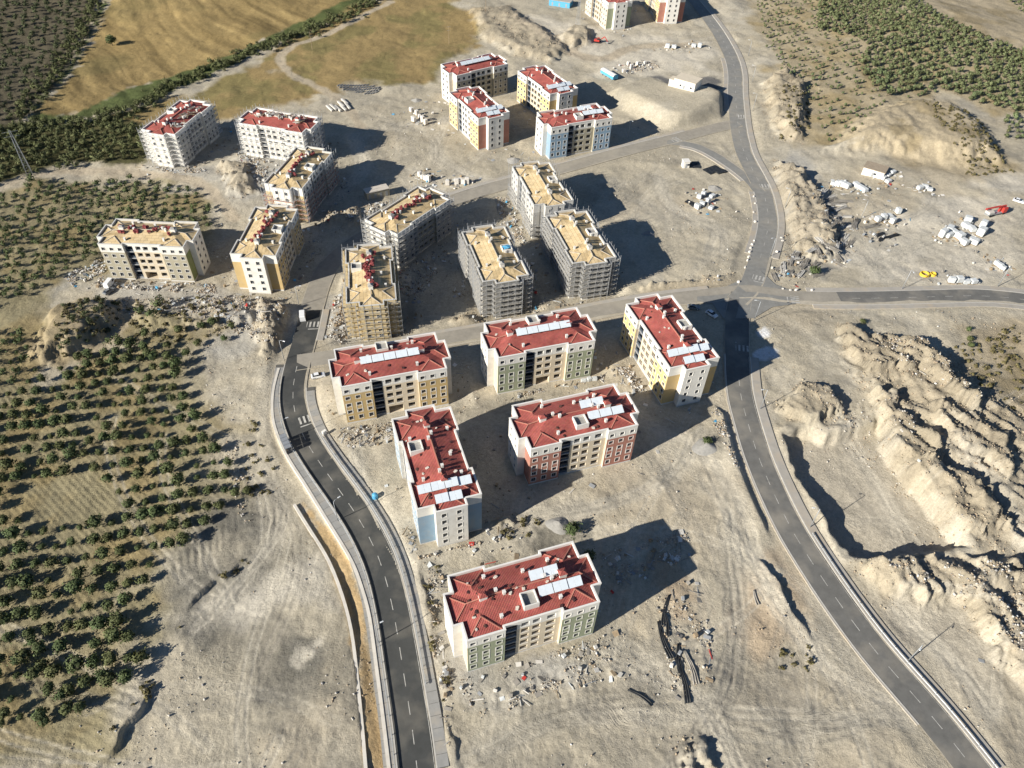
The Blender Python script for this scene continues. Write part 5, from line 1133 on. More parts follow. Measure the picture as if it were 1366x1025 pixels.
# ------------------------------------------------------------------ vegetation
def leaf_material(name, c, var=.35):
    m = bpy.data.materials.new(name); m.use_nodes = True; nt = m.node_tree; N = nt.nodes; Lk = nt.links
    p = N['Principled BSDF']; p.inputs['Roughness'].default_value = .75; p.inputs['Specular IOR Level'].default_value = .2
    g = N.new('ShaderNodeNewGeometry'); oi = N.new('ShaderNodeObjectInfo')
    n1 = N.new('ShaderNodeTexNoise'); n1.inputs['Scale'].default_value = .45; n1.inputs['Detail'].default_value = 4; Lk.new(g.outputs['Position'], n1.inputs['Vector'])
    hs = N.new('ShaderNodeHueSaturation'); hs.inputs['Color'].default_value = (*c, 1)
    r = N.new('ShaderNodeMapRange'); r.inputs['From Min'].default_value = .3; r.inputs['From Max'].default_value = .7; r.inputs['To Min'].default_value = 1 - var; r.inputs['To Max'].default_value = 1 + var; Lk.new(n1.outputs['Fac'], r.inputs['Value'])
    r2 = N.new('ShaderNodeMapRange'); r2.inputs['To Min'].default_value = .47; r2.inputs['To Max'].default_value = .525; Lk.new(oi.outputs['Random'], r2.inputs['Value'])
    Lk.new(r.outputs[0], hs.inputs['Value']); Lk.new(r2.outputs[0], hs.inputs['Hue'])
    Lk.new(hs.outputs[0], p.inputs['Base Color'])
    return m
LEAF = leaf_material('orchard_leaves', (.100, .122, .050)); LEAFP = leaf_material('pine_needles', (.140, .166, .080)); LEAFD = leaf_material('dark_leaves', (.088, .10, .048)); LEAFW = leaf_material('dry_scrub', (.15, .125, .06)); LEAFH = leaf_material('hedge_leaves', (.115, .135, .058))
def crown_arrays(seed, rx, ry, rz, zc, clumps, per, leaf, hollow=.25):
    """leaf-sized quads in clumps spread through an uneven ellipsoid; returns corners and soft outward normals"""
    r = np.random.default_rng(seed); V = []; NN = []; ax = np.array([rx, ry, rz])
    for k in range(clumps):
        d = r.normal(size=3); d /= np.linalg.norm(d); d[2] = d[2] * .9 + .12
        rad = (hollow + (1 - hollow) * r.random() ** .5) * r.uniform(.7, 1.08)
        c = d * rad * ax * .78
        cs = r.uniform(.22, .42) * (rx + rz) / 2
        for j in range(per):
            o = r.normal(size=3) * .5 * cs + c; o[2] = max(o[2], -rz * .85)
            out = o / ax ** 2 * 1.0 + (o - c) / cs * .35 / rx; out /= np.linalg.norm(out) + 1e-9
            n = out * .8 + r.normal(size=3) * .55; n /= np.linalg.norm(n) + 1e-9
            t = np.cross(n, r.normal(size=3)); t /= np.linalg.norm(t) + 1e-9; b = np.cross(n, t); s = leaf * r.uniform(.6, 1.3)
            q_n = out * .75 + n * .35 + np.array([0, 0, .1]); q_n /= np.linalg.norm(q_n)
            for q in ((-1, -.6), (1, -.8), (.8, .7), (-.7, 1)):
                V.append(o + t * q[0] * s * .5 + b * q[1] * s * .5 + np.array([0, 0, zc])); NN.append(q_n)
    return np.concatenate([np.array(V), np.array(NN)], 1)
def crown_mesh(name, V, mt, extra=None):
    n = len(V) // 4; me = bpy.data.meshes.new(name)
    vs = V[:, :3].tolist(); ns = V[:, 3:].tolist(); fs = [(4 * i, 4 * i + 1, 4 * i + 2, 4 * i + 3) for i in range(n)]
    if extra:
        b = len(vs); vs += [tuple(v) for v in extra.v]; fs += [tuple(b + i for i in f) for f in extra.f]; ns += [(0, 0, 0)] * len(extra.v)
    me.from_pydata(vs, [], fs); me.materials.append(mt)
    if extra:
        me.materials.append(M_trunk); me.polygons.foreach_set('material_index', [0] * n + [1] * len(extra.f))
    me.polygons.foreach_set('use_smooth', [True] * len(me.polygons)); me.update()
    me.normals_split_custom_set_from_vertices(ns)
    return me
def trunk_mb(h, r):
    mb = MB(); mb.tube([(0, 0, -.4), (.05, .03, h * .5), (.0, .08, h)], r, M_trunk, 6, r * .55)
    for a in (0.4, 2.4, 4.4): mb.tube([(0, .05, h * .7), (.7 * math.cos(a), .7 * math.sin(a), h * 1.25)], r * .5, M_trunk, 5, r * .2)
    return mb
def quad_scatter(name, protos, P, S, rot, mt, label, extra_mats=None):
    """many plants too many to count, joined into one object"""
    Vs = []; Ns = []
    for k in range(len(protos)):
        idx = np.where(np.arange(len(P)) % len(protos) == k)[0]
        if not len(idx): continue
        V = protos[k]; c = np.cos(rot[idx])[:, None]; s = np.sin(rot[idx])[:, None]
        X = (V[None, :, 0] * c - V[None, :, 1] * s) * S[idx][:, None] + P[idx][:, 0:1]; Y = (V[None, :, 0] * s + V[None, :, 1] * c) * S[idx][:, None] + P[idx][:, 1:2]; Z = V[None, :, 2] * S[idx][:, None] + P[idx][:, 2:3]
        Vs.append(np.stack([X, Y, Z], -1).reshape(-1, 3)); Ns.append(np.stack([V[None, :, 3] * c - V[None, :, 4] * s, V[None, :, 3] * s + V[None, :, 4] * c, np.repeat(V[None, :, 5], len(idx), 0)], -1).reshape(-1, 3))
    V = np.concatenate(Vs).astype(np.float32); nq = len(V) // 4
    me = bpy.data.meshes.new(name); me.vertices.add(len(V)); me.vertices.foreach_set('co', V.ravel())
    me.loops.add(len(V)); me.loops.foreach_set('vertex_index', np.arange(len(V), dtype=np.int32)); me.polygons.add(nq)
    me.polygons.foreach_set('loop_start', np.arange(0, len(V), 4, dtype=np.int32)); me.polygons.foreach_set('loop_total', np.full(nq, 4, np.int32))
    me.polygons.foreach_set('use_smooth', np.ones(nq, bool)); me.update(calc_edges=True); me.materials.append(mt)
    me.normals_split_custom_set_from_vertices(np.concatenate(Ns).tolist())
    o = obj(name, me); o['kind'] = 'stuff'; o['label'] = label
    return o
def inside(P, poly):
    P = np.asarray(P); return poly_sd(P[:, 0], P[:, 1], poly) > 0
def grid_points(poly, ang, da, db, jit, drop, seed):
    r = np.random.default_rng(seed); Q = np.array(poly); c0 = Q.mean(0); R_ = np.max(np.hypot(*(Q - c0).T)) + 5
    n = int(R_ / min(da, db)) + 2; e = np.array([math.cos(ang), math.sin(ang)]); f = np.array([-e[1], e[0]]); out = []
    i, j = np.meshgrid(np.arange(-n, n + 1), np.arange(-n, n + 1))
    P = c0 + e * (i.ravel() * da)[:, None] + f * (j.ravel() * db)[:, None] + r.normal(size=(i.size, 2)) * jit
    P = P[inside(P, poly)]
    return P[r.random(len(P)) > drop]
def clear_mask(P, pad=3.0):
    m = np.ones(len(P), bool)
    for k, Q in ROAD.items(): m &= seg_dist(P[:, 0], P[:, 1], Q[::3].tolist())[0] > HALF[k] + 3.2
    for (px, py, pz, a) in LAY['B'].values():
        c, s = math.cos(a), math.sin(a); lx = np.abs((P[:, 0] - px) * c + (P[:, 1] - py) * s); ly = np.abs(-(P[:, 0] - px) * s + (P[:, 1] - py) * c)
        m &= ~((lx < LB / 2 + EB + pad) & (ly < WB / 2 + pad))
    return m
# orchard below the ochre block: 300 nearest trees one by one
ra = LAY['rows']['A'][2]
PA = grid_points(LAY['orchardA'], ra + .06, 4.1, 5.0, .32, .07, 5)
bare = np.array([[p[0], p[1]] for p in PA]); 
PA = PA[~inside(PA, LAY['bare'])]
EX = np.array([[*p, s] for p, s in LAY['extra_trees']])
PB = grid_points(LAY['orchardB'], ra + .1, 4.4, 4.8, .7, .06, 6)
allp = np.concatenate([np.c_[EX[:, :2], EX[:, 2]], np.c_[PA, RNG.choice([.6, .85, 1.0, 1.1, 1.2], len(PA)) * RNG.uniform(.85, 1.1, len(PA))], np.c_[PB, RNG.uniform(.8, 1.2, len(PB))]])
allp = allp[clear_mask(allp[:, :2], 2.0)]
allz = gzs(allp[:, :2])
order = np.argsort(np.hypot(allp[:, 0], allp[:, 1])); ind, rest = order[:300], order[300:]
CRA = [crown_arrays(100 + i, 2.0, 2.0, 1.5, 1.9, 42, 17, .32, .1) for i in range(7)]
CRM = [crown_mesh('crown', V, LEAF) for V in CRA]; TRM = [trunk_mb(1.5, .13).mesh('trunk')]
TRM.append(trunk_mb(1.3, .16).mesh('trunk'))
knoll = LAY['knoll']
for n_, i in enumerate(ind):
    x, y, s = allp[i]; t = empty('orchard_tree', (x, y, allz[i]), RNG.uniform(0, 6.28)); t.scale = (s, s, s * RNG.uniform(.85, 1.1))
    tag(t, 'small round olive green tree in the orchard rows left of the curving road', 'tree', 'orchard trees left of the road')
    obj('trunk', TRM[n_ % 2], t); obj('crown', CRM[n_ % 7], t)
if len(rest):
    quad_scatter('orchard_rest', [V[:len(V) // 4 // 3 * 4] for V in CRA], np.c_[allp[rest][:, :2], allz[rest]], allp[rest][:, 2], RNG.uniform(0, 6.28, len(rest)), LEAF, 'further rows of the olive green orchard around the khaki block')
# young pines on the hill at the upper right: 300 nearest one by one
PP = grid_points(LAY['pineA'], LAY['rows']['P'][2], 3.4, 6.2, .6, .06, 8)
dn = inside(PP, LAY['pineA_dense']); rr = np.random.default_rng(3)
keep = dn | (rr.random(len(PP)) < .78); sz = np.where(dn, rr.uniform(.7, 1.2, len(PP)), rr.uniform(.4, .85, len(PP))); PP, sz = PP[keep], sz[keep]
ex = np.concatenate([grid_points(LAY['pineA_dense'], LAY['rows']['P'][2] + .02, 3.6, 6.2, .8, .12, 14), grid_points(LAY['pineB'], .2, 4.6, 5, .9, .05, 9), grid_points(LAY['pineC'], .2, 4.6, 5, .9, .05, 10)])
PP = np.concatenate([PP, ex]); sz = np.concatenate([sz, rr.uniform(.7, 1.15, len(ex))])
mk = clear_mask(PP, 3); PP, sz = PP[mk], sz[mk]; zz = gzs(PP)
PIA = [crown_arrays(200 + i, 1.45, 1.45, 1.6, 1.8, 18, 11, .44) for i in range(5)]
PIM = [crown_mesh('young_pine', V, LEAFP, trunk_mb(1.2, .14)) for V in PIA]
order = np.argsort(np.hypot(PP[:, 0], PP[:, 1])); ind, rest = order[:300], order[300:]
for n_, i in enumerate(ind):
    o = obj('young_pine', PIM[n_ % 5], None, (PP[i][0], PP[i][1], zz[i]), RNG.uniform(0, 6.28), sz[i]); tag(o, 'small dark green pine in the plantation on the upper right hillside', 'tree', 'young pines on the hillside')
quad_scatter('pine_plantation_rest', PIA, np.c_[PP[rest], zz[rest]], sz[rest], RNG.uniform(0, 6.28, len(rest)), LEAFP, 'further dense rows of young pines on the hillside')
# dark grove at the top left, belt of trees and hedges round the wheat field
PC = grid_points(LAY['orchardC'], .4, 6.0, 6.6, 1.0, .08, 12); zc = gzs(PC)
quad_scatter('dark_grove', [V[:len(V) // 4 // 3 * 4] for V in CRA[:4]], np.c_[PC, zc], RNG.uniform(.9, 1.35, len(PC)), RNG.uniform(0, 6.28, len(PC)), LEAFD, 'dark green grove beyond the wheat field')
PW = grid_points(LAY['wood'], .4, 3.9, 4.2, 1.0, .05, 13); PW = PW[clear_mask(PW, 2)]; zw = gzs(PW)
quad_scatter('tree_belt', [V[:len(V) // 4 // 3 * 4] for V in CRA], np.c_[PW, zw], RNG.uniform(.9, 1.5, len(PW)), RNG.uniform(0, 6.28, len(PW)), LEAFH, 'dense green tree belt beside the white blocks')
def along(P, width, step, seed):
    r = np.random.default_rng(seed); P = smooth_line(P, 4); S = arc_param(P); out = []
    s = 0
    while s < S[-1]:
        for k in range(max(1, int(width / step))):
            out.append(at_arc(P, S, s + r.uniform(-1, 1)) + np.array([-dir_arc(P, S, s)[1], dir_arc(P, S, s)[0]]) * r.normal() * width * .32)
        s += step
    return np.array(out)
HG = np.concatenate([along(LAY['hedge'], 11, 2.6, 1), along(LAY['hedge2'], 10, 2.6, 2)]); HG = HG[clear_mask(HG, 2)]
quad_scatter('hedgerow', [V[:len(V) // 4 // 3 * 4] for V in CRA], np.c_[HG, gzs(HG) - .5], RNG.uniform(.55, 1.35, len(HG)), RNG.uniform(0, 6.28, len(HG)), LEAFH, 'thick green hedgerows edging the golden wheat field')
# low scrub and weeds
WD = [grid_points(P, .3, 2.2, 2.2, .9, .45, 20 + i) for i, P in enumerate(LAY['weeds'])] + [grid_points(LAY['knoll'], .3, 2.0, 2.0, .8, .25, 40)]
WD = np.concatenate(WD); WD = WD[clear_mask(WD, 1.5)]
SCR = [crown_arrays(300 + i, 1.0, 1.0, .5, .3, 7, 8, .34) for i in range(4)]
quad_scatter('scrub', SCR, np.c_[WD, gzs(WD)], RNG.uniform(.5, 1.5, len(WD)), RNG.uniform(0, 6.28, len(WD)), LEAFW, 'low dry scrub and weeds on disturbed ground')
GW = grid_points(LAY['knoll'], .3, 2.6, 2.6, .9, .3, 41)
quad_scatter('knoll_bushes', [V[:len(V) // 4 // 3 * 4] for V in CRA], np.c_[GW, gzs(GW) - .6], RNG.uniform(.35, .8, len(GW)), RNG.uniform(0, 6.28, len(GW)), LEAFD, 'dark bushes covering the knoll below the khaki block')
BUSH = [('round green bush beside the timber stacks at the road junction', 1.25), ('small lone green bush on bare slope right of the junction', .7), ('upper of three small bushes on the right hand slope', .6), ('middle of three small bushes on the right hand slope', .75), ('lowest of three small bushes on the right hand slope', .7),
        ('lone round dark tree in the wheat field', 1.9), ('weedy olive shrub behind the nearest block', 1.3), ('dark shrub at the corner behind the nearest block', 1.1), ('grey green weed clump near the right road', .9)]
for i, ((x, y), (lab, s)) in enumerate(zip(LAY['bushes'], BUSH)):
    t = empty('bush' if i != 5 else 'field_tree', (x, y, gz(x, y) - (.5 if i != 5 else .2)), i); t.scale = (s,) * 3; tag(t, lab, 'bush' if i != 5 else 'tree')
    obj('trunk', TRM[i % 2], t); obj('crown', CRM[i % 7], t)

# ------------------------------------------------------------------ rubble
def stones(name, P, S, mats, wts, label, seed):
    r = np.random.default_rng(seed); n = len(P)
    base = np.array([(-1, -1, -1), (1, -1, -1), (1, 1, -1), (-1, 1, -1), (-1, -1, 1), (1, -1, 1), (1, 1, 1), (-1, 1, 1)], float)
    V = base[None] * (.5 * S)[:, None, None] * r.uniform(.45, 1.0, (n, 1, 3)) * r.uniform(.7, 1.1, (n, 8, 1))
    a = r.uniform(0, 6.28, n); t = r.uniform(-.5, .5, n); c, s = np.cos(a)[:, None], np.sin(a)[:, None]
    y2 = V[..., 1] * np.cos(t)[:, None] - V[..., 2] * np.sin(t)[:, None]; z2 = V[..., 1] * np.sin(t)[:, None] + V[..., 2] * np.cos(t)[:, None]
    X = V[..., 0] * c - y2 * s + P[:, 0:1]; Y = V[..., 0] * s + y2 * c + P[:, 1:2]; Z = z2 + P[:, 2:3] + (.18 * S)[:, None]
    W = np.stack([X, Y, Z], -1).reshape(-1, 3).astype(np.float32)
    q = np.array([(3, 2, 1, 0), (4, 5, 6, 7), (0, 1, 5, 4), (1, 2, 6, 5), (2, 3, 7, 6), (3, 0, 4, 7)])
    F = (q[None] + (np.arange(n) * 8)[:, None, None]).reshape(-1, 4).astype(np.int32)
    me = bpy.data.meshes.new(name); me.vertices.add(len(W)); me.vertices.foreach_set('co', W.ravel()); me.loops.add(F.size); me.loops.foreach_set('vertex_index', F.ravel()); me.polygons.add(len(F))
    me.polygons.foreach_set('loop_start', np.arange(0, F.size, 4, dtype=np.int32)); me.polygons.foreach_set('loop_total', np.full(len(F), 4, np.int32))
    mi = np.repeat(r.choice(len(mats), n, p=wts), 6).astype(np.int32)
    for m in mats: me.materials.append(m)
    me.polygons.foreach_set('material_index', mi); me.update(calc_edges=True)
    o = obj(name, me); o['kind'] = 'stuff'; o['label'] = label; return o
RM = [mat('rubble_concrete', (.50, .47, .42), .95, .2, 2), mat('rubble_earth', (.36, .29, .21), .95, .2, 2), mat('rubble_grey', (.28, .27, .26), .95, .2, 2), mat('rubble_white', (.70, .69, .66), .9, .1, 2)]
RP, RS = [], []
for i, (n, s, P) in enumerate(LAY['rubble']):
    r = np.random.default_rng(500 + i); Q = np.array(P); lo, hi = Q.min(0), Q.max(0); pts = r.uniform(lo, hi, (n * 12, 2)); pts = pts[inside(pts, P)]
    d = fbm(pts[:, 0], pts[:, 1], .25, 2, i); pts = pts[d > -.05][:n * 3]
    RP.append(pts); RS.append(s * np.exp(r.normal(0, .55, len(pts))) * 1.15)
for i, (kk, (bx, by, bz_, ba)) in enumerate(LAY['B'].items()):
    r = np.random.default_rng(900 + i); n = 420 if kk[0] in 'SLGF' else 150; u = r.uniform(-24, 24, n * 3); v = r.uniform(-16, 16, n * 3)
    k = ~((np.abs(u) < LB / 2 + EB + 1.3) & (np.abs(v) < WB / 2 + 1.3)) & (r.random(n * 3) < .9); d = np.maximum(np.abs(u) - LB / 2 - EB, np.abs(v) - WB / 2); k &= r.random(n * 3) < np.exp(-np.maximum(d, 0) / 3.5); u, v = u[k], v[k]
    RP.append(np.stack([bx + math.cos(ba) * u - math.sin(ba) * v, by + math.sin(ba) * u + math.cos(ba) * v], 1)); RS.append(.45 * np.exp(r.normal(0, .5, len(u))))
RP = np.concatenate(RP); RS = np.clip(np.concatenate(RS) * .6, .1, .7); mk = clear_mask(RP, 1.2); RP, RS = RP[mk], RS[mk]
stones('rubble', np.c_[RP, gzs(RP)], RS, RM, [.32, .48, .16, .04], 'broken concrete and stone rubble strewn round the blocks', 1)
CP = []
for i, (h, f, rg, P) in enumerate(LAY['heaps']):
    if i in (6, 18): continue
    r = np.random.default_rng(700 + i); Q = np.array(P); lo, hi = Q.min(0) - 3, Q.max(0) + 3; pts = r.uniform(lo, hi, (int(np.prod(hi - lo) * 1.1), 2))
    pts = pts[poly_sd(pts[:, 0], pts[:, 1], P) > -2.5]; d = fbm(pts[:, 0], pts[:, 1], .2, 2, i); CP.append(pts[d > 0][:1500])
CP = np.concatenate(CP); CP = CP[clear_mask(CP, 1.0)]; r = np.random.default_rng(78)
stones('earth_clods', np.c_[CP, gzs(CP)], np.clip(.26 * np.exp(r.normal(0, .45, len(CP))), .1, .7), [RM[1], mat('clod_earth', (.40, .34, .25), .95, .2, 2)], [.4, .6], 'clods of tipped earth on the spoil heaps', 5)
r = np.random.default_rng(77)
GP = np.c_[r.uniform(-120, 170, 26000), 35 + 330 * r.random(26000) ** 1.25]; GP = GP[clear_mask(GP, 1.0)]
den = fbm(GP[:, 0], GP[:, 1], .06, 3, 88); GP = GP[den > .3]
for Q in ('orchardA', 'orchardB'): GP = GP[~inside(GP, LAY[Q])]
stones('gravel', np.c_[GP, gzs(GP)], np.clip(.20 * np.exp(r.normal(0, .5, len(GP))), .08, .8), RM, [.3, .5, .14, .06], 'loose stones and clods scattered over the bare earth', 2)

# mixed site debris: offcuts, sheets, sacks, buckets
DP = []
for i, (n, s, P) in enumerate(LAY['rubble']):
    r = np.random.default_rng(1500 + i); Q = np.array(P); pts = r.uniform(Q.min(0), Q.max(0), (n, 2)); DP.append(pts[inside(pts, P)][:n // 5] if i not in (14, 20, 21, 22, 23) else pts[:2])
for kk, (bx, by, bz_, ba) in LAY['B'].items():
    r = np.random.default_rng(int(abs(bx * 10))); n = 70 if kk[0] in 'SLGF' else 16; a = r.uniform(0, 6.28, n); rad = r.uniform(1.0, 1.6, n); u = np.cos(a) * rad * 18; v = np.sin(a) * rad * 10.5
    DP.append(np.stack([bx + math.cos(ba) * u - math.sin(ba) * v, by + math.sin(ba) * u + math.cos(ba) * v], 1))
r = np.random.default_rng(55)
for (x, y, a, L_) in LAY['items']['pallet'] + LAY['items']['lumber']: DP.append(np.array([x, y]) + r.normal(size=(9, 2)) * 3.2)
DP = np.concatenate(DP); DP = DP[clear_mask(DP, 1.2)]
def debris(P, seed):
    r = np.random.default_rng(seed); n = len(P); z = gzs(P); mats = [M_block, M_greywood, M_wood, M_wrap, M_blue, M_red, M_slab, M_conc2]; V = []; F = []; MI = []
    base = np.array([(-1, -1, -1), (1, -1, -1), (1, 1, -1), (-1, 1, -1), (-1, -1, 1), (1, -1, 1), (1, 1, 1), (-1, 1, 1)], float); q = [(3, 2, 1, 0), (4, 5, 6, 7), (0, 1, 5, 4), (1, 2, 6, 5), (2, 3, 7, 6), (3, 0, 4, 7)]
    for i in range(n):
        k = r.integers(0, 3); d = [(r.uniform(.6, 1.8), .09, .05), (r.uniform(.35, .9), r.uniform(.3, .7), .05), (r.uniform(.2, .5), r.uniform(.2, .45), r.uniform(.15, .5))][k]
        a = r.uniform(0, 6.28); t = r.normal() * .18; B = base * np.array(d); y2 = B[:, 1] * math.cos(t) - B[:, 2] * math.sin(t); z2 = B[:, 1] * math.sin(t) + B[:, 2] * math.cos(t) + B[:, 0] * r.normal() * .08
        W = np.stack([B[:, 0] * math.cos(a) - y2 * math.sin(a) + P[i, 0], B[:, 0] * math.sin(a) + y2 * math.cos(a) + P[i, 1], z2 + z[i] + d[2] + .05], 1); o = len(V); V += W.tolist(); F += [tuple(o + j for j in f) for f in q]
        MI += [int(r.choice(8, p=[.12, .27, .19, .12, .015, .01, .13, .145]))] * 6
    me = bpy.data.meshes.new('site_debris'); me.from_pydata(V, [], F)
    for m in mats: me.materials.append(m)
    me.polygons.foreach_set('material_index', MI); me.update(); o = obj('site_debris', me); o['kind'] = 'stuff'; o['label'] = 'scattered boards, sheets, sacks and offcuts round the building site'
debris(DP, 4)
# ------------------------------------------------------------------ street lamps and masts
def lamp_mesh():
    mb = MB(); mb.tube([(0, 0, -.5), (0, 0, 4), (0, 0, 8.6)], .13, M_steel, 8, .07); p = mb.mesh('pole', True)
    mb = MB(); mb.tube([(0, 0, 8.5), (.5, 0, 8.85), (1.7, 0, 8.95)], .06, M_steel, 6); a = mb.mesh('arm', True)
    mb = MB(); mb.box(1.4, 2.2, -.16, .16, 8.88, 9.04, M_pframe); h = bevelled(mb.mesh('lamp_head'), .04, 1)
    return p, a, h
LPm, LAm, LHm = lamp_mesh()
LN = ['street lamp on the wall side where the middle road branches off', 'street lamp beside the bus shelter', 'street lamp on the wall side halfway down the curving road', 'street lamp on the wall side near the bottom edge', 'street lamp right of the road below the dark junction shadow', 'street lamp standing at the rim of the excavation', 'street lamp by the guard rail at the lower right',
      'street lamp on the hill side of the northern road bend', 'lamp post in the storage yard among the timber', 'street lamp on the yard side of the right hand road', 'street lamp nearest the right edge of the picture', 'lamp post right of the slate blue block', 'street lamp at the edge of the junction shadow', 'street lamp among the stone blocks by the northern road', 'street lamp by the road below the terrace', 'street lamp right of the terrace yard', 'highest street lamp on the northern road', 'street lamp near the ochre board roofed block']
for (x, y), lab in zip(LAY['lamps'], LN):
    best = min(ROAD, key=lambda k: seg_dist(np.array([x]), np.array([y]), ROAD[k].tolist())[0][0]); P = ROAD[best]; q = P[int(np.argmin(np.hypot(P[:, 0] - x, P[:, 1] - y)))]
    dx, dy = q[0] - x, q[1] - y; dd = math.hypot(dx, dy)
    if dd < HALF[best] + .8: x, y = q[0] - dx / dd * (HALF[best] + .9), q[1] - dy / dd * (HALF[best] + .9)
    t = empty('street_lamp', (x, y, gz(x, y)), math.atan2(dy, dx)); tag(t, lab, 'street lamp', 'street lamps along the roads')
    obj('pole', LPm, t); obj('arm', LAm, t); obj('lamp_head', LHm, t)
def lattice(h, w):
    mb = MB(); c = [(-1, -1), (1, -1), (1, 1), (-1, 1)]; n = 9
    P = lambda k, z: (c[k][0] * w * (1 - .75 * z / h), c[k][1] * w * (1 - .75 * z / h), z)
    for k in range(4): mb.bar(P(k, -1), P(k, h), .10, M_steel)
    for i in range(n):
        z0, z1 = h * i / n, h * (i + 1) / n
        for k in range(4): mb.bar(P(k, z0), P((k + 1) % 4, z1), .05, M_steel); mb.bar(P(k, z1), P((k + 1) % 4, z1), .05, M_steel)
    return mb.mesh('mast')
def arms(h, w):
    mb = MB()
    for z in (h - .6, h - 2.6): mb.bar((-w, 0, z), (w, 0, z), .09, M_steel)
    return mb.mesh('cross_arm')
for i, ((x, y), lab) in enumerate(zip(LAY['pylons'], ['steel lattice power mast by the track at the left edge', 'steel lattice mast on the spoil heap near the top edge', 'wooden power pole in dry grass beside the field track', 'wooden power pole on the cut slope above the upper blocks', 'wooden power pole near the top edge behind the cut slope'])):
    t = empty('power_mast' if i < 2 else 'power_pole', (x, y, gz(x, y)), .5); tag(t, lab, 'power mast' if i < 2 else 'power pole')
    if i < 2: obj('mast', lattice(20, 1.1), t); obj('cross_arm', arms(20, 3.0), t)
    else:
        mb = MB(); mb.tube([(0, 0, -.5), (0, 0, 10)], .16, M_wood, 6, .11); obj('pole', mb.mesh('pole'), t); obj('cross_arm', arms(10.2, 1.2), t)
# ------------------------------------------------------------------ bus shelter, cabinet, booth
x, y, a, _ = LAY['sign']; P = ROAD['left']; S = arc_param(P); sa = near_arc('left', (x, y)); c = at_arc(P, S, sa); d = dir_arc(P, S, sa); n = np.array([-d[1], d[0]]); q = c + n * (HALF['left'] + 1.6)
t = empty('bus_shelter', (q[0], q[1], float(base_z(q[:1], q[1:])[0]) + .15), math.atan2(d[1], d[0])); tag(t, 'grey bus shelter with ribbed curved roof on the wall side pavement', 'bus shelter')
for i in range(4):
    mb = MB(); u0 = -2.9 + i * 1.47
    for k in range(6):
        a0 = math.pi * k / 6; a1 = math.pi * (k + 1) / 6
        mb.face([(u0 + .7 - .7 * math.cos(a0), -.9, 2.7 + .28 * math.sin(a0)), (u0 + .7 - .7 * math.cos(a1), -.9, 2.7 + .28 * math.sin(a1)), (u0 + .7 - .7 * math.cos(a1), .9, 2.7 + .28 * math.sin(a1)), (u0 + .7 - .7 * math.cos(a0), .9, 2.7 + .28 * math.sin(a0))][::-1], M_steel)
    mb.box(u0, u0 + 1.4, -.9, .9, 2.62, 2.69, M_steel); obj('roof_panel', mb.mesh('roof_panel'), t)
    mb = MB(); mb.box(u0 + .04, u0 + 1.36, .82, .87, .25, 2.5, M_recess); obj('back_pane', mb.mesh('back_pane'), t)
for sx in (-2.85, 0, 2.85):
    for sy in (-.8, .84):
        mb = MB(); mb.box(sx - .05, sx + .05, sy - .05, sy + .05, -.1, 2.65, M_steel); obj('post', mb.mesh('post'), t)
mb = MB(); mb.box(-2.4, 2.4, .3, .7, .42, .5, M_wood); obj('bench', mb.mesh('bench'), t)
def simple(name, x, y, rz, label, cat, parts, dz=0., group=None, scale=1):
    t = empty(name, (x, y, gz(x, y) + dz), rz); tag(t, label, cat, group); t.scale = (scale,) * 3
    for pn, me in parts: obj(pn, me, t)
    return t
x, y = LAY['cabinet']; mb = MB(); mb.box(-.6, .6, -.35, .35, 0, 1.7, M_frame); mb.box(-.66, .66, -.41, .41, 1.7, 1.78, M_frame); b_ = mb.mesh('body'); mb = MB(); mb.box(-.7, .7, -.45, .45, -.3, .12, M_kerb)
simple('utility_cabinet', x, y, .9, 'white utility cabinet opposite the bus shelter', 'cabinet', [('body', bevelled(b_, .02, 1)), ('plinth', mb.mesh('plinth'))])
x, y = LAY['bluetent']; mb = MB(); mb.tube([(0, 0, -.3), (0, 0, 1.5)], .8, M_blue, 10); b_ = mb.mesh('tank'); mb = MB(); mb.tube([(0, 0, 1.5), (0, 0, 1.7), (0, 0, 1.8)], .72, M_blue, 10, .2)
simple('water_tank', x, y, 0, 'round blue water tank beside the curving road', 'water tank', [('tank', b_), ('lid', mb.mesh('lid'))])
# ------------------------------------------------------------------ small buildings
def hut(w, l, h, wallm, roofm, over=.25, doors=0, winds=0):
    out = []; mb = MB(); mb.box(-l/2, l/2, -w/2, w/2, -2.5, h, wallm); out.append(('wall', mb.mesh('wall')))
    mb = MB(); mb.box(-l/2 - over, l/2 + over, -w/2 - over, w/2 + over, h, h + .22, roofm); out.append(('roof', mb.mesh('roof')))
    for k in range(doors):
        u = -l/2 + l * (k + .5) / doors; mb = MB(); mb.box(u - .5, u + .5, -w/2 - .04, -w/2 + .05, .02, 2.1, M_slab); out.append(('door', mb.mesh('door')))
    for k in range(winds):
        u = -l/2 + l * (k + .5) / winds + (.9 if doors else 0); mb = MB(); mb.box(u - .5, u + .5, -w/2 - .05, -w/2 + .05, 1.1, 2.0, M_glass); mb.box(u - .58, u + .58, -w/2 - .08, -w/2 + .04, 1.0, 1.1, M_frame); out.append(('window', mb.mesh('window')))
    return out
H_ = LAY['houses']
x, y, a, _ = H_['white_house']
pr = hut(8.5, 11.5, 4.2, M_white, mat('cream_roof', (.60, .53, .42), .9), .2, 1, 2)
mb = MB(); mb.box(-8.6, -5.76, -4.0, .6, -2.5, 3.0, M_white); mb.box(-8.8, -5.78, -4.2, .8, 3.0, 3.2, MATS['cream_roof']); pr.append(('porch', mb.mesh('porch')))
simple('white_house', x, y, a, 'small white house with cream flat roof on the terrace', 'house', pr)
